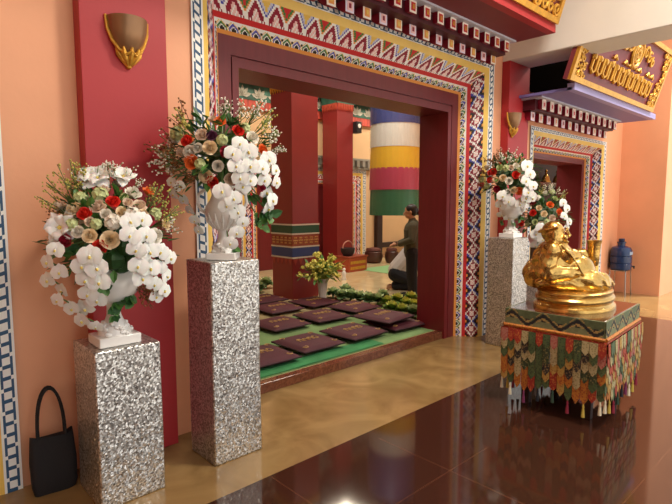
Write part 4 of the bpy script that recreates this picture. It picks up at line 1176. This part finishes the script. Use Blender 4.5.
def fingers(mb, c, fwd, side, down):
    c = Vector(c); f = Vector(fwd).normalized(); s = Vector(side).normalized(); d = Vector(down).normalized()
    for k, L_ in enumerate((.068, .076, .072, .058)):
        b = c + f * .045 + s * (.027 - .018 * k)
        mb.tube([c + s * (.02 - .013 * k), b, b + f * L_ * .5 + d * .012, b + f * L_ * .75 + d * .04], [.011, .009, .008, .006], 6)
    mb.tube([c - f * .01 + s * .02, c + s * .04 + f * .015 + d * .01, c + s * .045 + f * .05 + d * .02], [.011, .009, .007], 6)
    mb.ell(c + f * .02, (.036, .036, .02), nu=8, nv=6)
def finish(mb, name, m, parent, vox=.007):
    o = mb.build(name, m, parent, smooth=180); md = o.modifiers.new('r', 'REMESH'); md.mode = 'VOXEL'; md.voxel_size = vox
    sm = o.modifiers.new('s', 'SMOOTH'); sm.iterations = 2; sm.factor = .4
    dg = bpy.context.evaluated_depsgraph_get(); me = bpy.data.meshes.new_from_object(o.evaluated_get(dg)); o.modifiers.clear(); o.data = me
    me.polygons.foreach_set('use_smooth', [True] * len(me.polygons)); return o
def limb(mb, *pts):
    mb.tube([p[:3] for p in pts], [p[3] for p in pts], 12)
    for p in pts: mb.ell(p[:3], p[3] * .98, nu=10, nv=8)
# standing woman, 1.46 m
wp = at_depth(412, 300, 8.05); wz = .0765
wo = thing('person', 'standing person in olive jacket and black trousers, seen in profile beside the banner', 'person', (wp.x, wp.y, wz), PI + .70)
mb = MB(); I3_ = Matrix.Identity(3)
head_parts(mb, (0, -.05, 1.335), Matrix.Rotation(.22, 3, 'X')); limb(mb, (0, -.005, 1.15, .052), (0, -.03, 1.28, .048))
for s in (-1, 1):
    limb(mb, (s * .14, 0, 1.15, .045), (s * .18, -.02, .92, .038), (s * .12, -.22, .84, .028)); fingers(mb, (s * .09, -.27, .835), (-s * .25, -1, -.1), (-s, -.2, 0), (0, 0, -1))
    limb(mb, (s * .08, 0, .72, .07), (s * .085, -.01, .40, .05), (s * .085, .01, .08, .035), (s * .09, -.13, .025, .022))
limb(mb, (0, 0, .74, .11), (0, 0, .95, .1), (0, 0, 1.1, .1))
finish(mb, 'body', SKIN, wo)
mb = MB(); limb(mb, (0, .0, .70, .145), (0, 0, .9, .14), (0, -.005, 1.06, .145), (0, 0, 1.14, .10))
for s in (-1, 1): limb(mb, (s * .125, 0, 1.12, .085), (s * .185, -.02, .915, .062), (s * .125, -.2, .845, .045))
limb(mb, (0, -.01, 1.17, .075), (0, -.012, 1.20, .068)); finish(mb, 'olive_jacket', mat('olive_cloth', '#4d4b38', .8, bump=.2, bscale=90), wo)
mb = MB()
for s in (-1, 1): limb(mb, (s * .07, .0, .70, .115), (s * .088, -.01, .40, .088), (s * .09, .01, .06, .075))
finish(mb, 'black_trousers', mat('black_cotton', '#15151a', .8), wo)
mb = MB()
for s in (-1, 1): mb.ell((s * .09, -.06, .028), (.045, .12, .03), nu=12, nv=8)
mb.build('shoe', mat('dark_shoe', '#1c1815', .5), wo)
mb = MB(); mb.ell((0, -.028, 1.378), (.083, .1, .088), Matrix.Rotation(.2, 3, 'X'), 16, 10); mb.ell((0, .0, 1.345), (.082, .075, .075)); mb.ell((0, .08, 1.34), (.052, .047, .047)); finish(mb, 'hair_bun', HAIR, wo)
# kneeling person
kp = at_depth(404, 289, 8.7)
ko = thing('person', 'kneeling person in white shirt and dark trousers, half hidden behind the standing one', 'person', (kp.x, kp.y, wz), .68)
mb = MB()
limb(mb, (0, .12, .30, .10), (0, .0, .48, .10), (0, -.1, .64, .10)); limb(mb, (0, -.13, .72, .05), (0, -.17, .80, .048)); head_parts(mb, (0, -.215, .87), Matrix.Rotation(.55, 3, 'X'))
for s in (-1, 1):
    limb(mb, (s * .09, .12, .26, .08), (s * .11, -.22, .10, .055)); limb(mb, (s * .11, -.22, .07, .05), (s * .1, .15, .06, .04), (s * .09, .25, .05, .028), (s * .09, .28, .03, .024))
    limb(mb, (s * .15, -.1, .66, .045), (s * .2, -.2, .45, .038), (s * .1, -.36, .4, .028)); fingers(mb, (s * .07, -.4, .4), (-s * .3, -1, 0), (-s, -.2, 0), (0, 0, -1))
finish(mb, 'body', SKIN, ko)
mb = MB(); limb(mb, (0, .14, .34, .145), (0, .02, .48, .15), (0, -.09, .62, .15), (0, -.12, .69, .09))
for s in (-1, 1): limb(mb, (s * .13, -.1, .65, .075), (s * .2, -.19, .46, .058), (s * .13, -.31, .415, .045))
finish(mb, 'white_shirt', mat('white_cotton', '#dcdcda', .8, bump=.2, bscale=40), ko)
mb = MB()
for s in (-1, 1): limb(mb, (s * .07, .15, .27, .13), (s * .115, -.2, .12, .085)); limb(mb, (s * .115, -.22, .09, .08), (s * .1, .16, .07, .06))
finish(mb, 'dark_trousers', mat('black_cotton', '#15151a', .8), ko)
mb = MB(); mb.ell((0, -.19, .905), (.083, .095, .09), Matrix.Rotation(.55, 3, 'X'), 14, 10); finish(mb, 'short_hair', HAIR, ko)

# ------------------------------------------------------------------ small things far in the hall
def at_floor(u, v): return at_z(u, v, .0765)
p = at_floor(348, 268); p.x -= .25; p.y -= .35
ob = thing('offering_box', 'orange red offering box on the hall floor by the farther column', 'box', (p.x, p.y, .0765), .1)
mb = MB(); mb.box(-.32, .32, -.2, .2, .0, .30); mb.build('box_body', mat('orange_red_box', '#b5502f', .5), ob, bevel=.01)
mb = MB(); mb.box(-.34, .34, -.22, .22, .30, .335); mb.build('rim', mat('dark_orange_rim', '#8e3a22', .5), ob, bevel=.005)
for z in (.08, .2):
    mb = MB(); mb.box(-.26, .26, -.206, -.2, z - .03, z + .03); mb.build('panel', gold_paint, ob)
bk = thing('basket', 'dark round basket standing on the orange red offering box', 'basket', (p.x - .1, p.y, .4125))
mb = MB(); mb.lathe([(.1, 0), (.15, .08), (.16, .17), (.145, .17), (.1, .03)], 18); mb.build('bowl', mat('dark_wicker', '#2c2026', .7), bk)
mb = MB(); mb.tube([(.15 * math.cos(a), 0, .17 + .15 * math.sin(a)) for a in [PI * i / 10 for i in range(11)]], .012, 6); mb.build('handle', mat('pink_ribbon', '#c48a7a', .6), bk)
p = at_floor(344, 280)
fg = thing('figurine', 'tiny white figurine standing on the pale hall floor', 'figurine', (p.x, p.y, .0765))
mb = MB(); mb.lathe([(.045, 0), (.05, .02), (.035, .08), (.045, .13), (.03, .17), (.018, .18)], 14); mb.ell((0, 0, .205), .032); mb.build('figure', glaze, fg)
for i, (u, v, s) in enumerate([(369, 262, .85), (387, 262, .62), (402, 262, .55)]):
    p = at_floor(u, v); o = thing('stool', ['dark brown drum stool nearest the far doorway', 'dark brown drum stool under the timber panel frame', 'dark brown drum stool nearest the standing person'][i], 'stool', (p.x, p.y - .15, .0765), 0, 'drum stools by the far wall')
    mb = MB(); mb.lathe([(.2 * s, 0), (.25 * s, .05), (.28 * s, .16), (.25 * s, .27), (.2 * s, .3)], 20); mb.build('drum', mat('brown_lacquer', '#4a2a22', .4), o)
    mb = MB(); mb.lathe([(.21 * s, .3), (.23 * s, .31), (.2 * s, .36), (.05 * s, .38)], 20); mb.build('seat_pad', mat('reddish_brown_pad', '#5e2f28', .7), o)

# cabinet seen through the right doorway
p = at_y(552, 180, 5.0); cx0 = p.x - .55
cb = thing('display_cabinet', 'dark cabinet seen through the right doorway', 'cabinet', (cx0, 5.0, .0765))
mb = MB(); mb.box(-.1, 2.0, 0, .5, 0, 1.85); mb.build('carcass', dark_wood, cb, bevel=.01)
mb = MB(); mb.box(-.14, 2.04, -.05, .54, 1.85, 1.93); mb.build('cornice', mat('brown_wood', '#6a4028', .4), cb, bevel=.01)
mb = MB(); mb.box(-.1, 2.0, .44, .5, 1.93, 3.3); mb.build('back_panel', dark_wood, cb, bevel=.01)
for k in range(3):
    mb = MB(); mb.box(-.06 + k * .68, .58 + k * .68, -.02, 0, .1, 1.2); o = mb.build('door', mat('brown_wood', '#6a4028', .4), cb, bevel=.006)
    mb = MB(); mb.ell((.5 + k * .68, -.035, .7), .022); mb.build('knob', gold_paint, o)
for k, u in enumerate((546, 557)):
    q = at_y(u, 176, 5.2); o = thing('gold_bell', ['left gold bell ornament on the dark cabinet', 'right gold bell ornament on the dark cabinet'][k], 'ornament', (q.x, 5.2, 2.0065), 0, 'gold bells on the cabinet')
    mb = MB(); mb.lathe([(.11, 0), (.115, .02), (.09, .06), (.075, .13), (.05, .18), (.02, .2)], 18); mb.build('bell', gold, o)
    mb = MB(); mb.lathe([(.015, .2), (.03, .22), (.015, .24), (.035, .27), (.01, .31)], 12); mb.build('finial', gold, o)
pp = at_y(559, 193, 4.975)
mb = MB(); mb.box(-.13, .13, -.004, 0, -.17, .17); o = mb.build('notice_paper', mat('cream_paper', '#e8d69a', .6), loc=(pp.x, 4.974, pp.z)); props(o, 'cream paper notice fixed to the front of the dark cabinet', 'notice')

# ------------------------------------------------------------------ light
def area(name, loc, size, power, color, rot=(0, 0, 0), sy=None):
    l = bpy.data.lights.new(name, 'AREA'); l.energy = power; l.color = color; l.size = size
    if sy: l.shape = 'RECTANGLE'; l.size_y = sy
    o = bpy.data.objects.new(name, l); COL.objects.link(o); o.location = loc; o.rotation_euler = rot; return o
wd = bpy.data.worlds.new('World'); scn.world = wd; wd.use_nodes = True
bg = wd.node_tree.nodes['Background']; bg.inputs['Color'].default_value = (1.0, .98, .95, 1); bg.inputs['Strength'].default_value = 1.05
area('hall_light', (7.0, 7.2, 5.2), 1.2, 115, (1, .86, .66))
area('hall_light', (10.8, 7.6, 5.2), 1.2, 150, (1, .86, .66))
area('hall_light', (5.6, 4.9, 4.6), .9, 55, (1, .92, .8))  # fill light added to brighten the front of the banner
area('hall_light', (2.5, 7.0, 5.2), 1.2, 40, (1, .86, .66))
area('porch_lamp', (3.4, .3, 4.95), .8, 150, (1, .9, .76))
area('porch_lamp', (8.2, .8, 4.95), .8, 100, (1, .9, .76))
sl = bpy.data.lights.new('sun', 'SUN'); sl.energy = 5.0; sl.angle = math.radians(12); sl.color = (1, .93, .82)
so = bpy.data.objects.new('sun', sl); COL.objects.link(so); so.rotation_euler = Vector((.45, -.4, 1.1)).to_track_quat('Z', 'Y').to_euler()
scn.view_settings.view_transform = 'Standard'; scn.view_settings.look = 'None'; scn.view_settings.gamma = 1; scn.view_settings.exposure = 0.28
try: scn.cycles.use_denoising = True
except Exception: pass
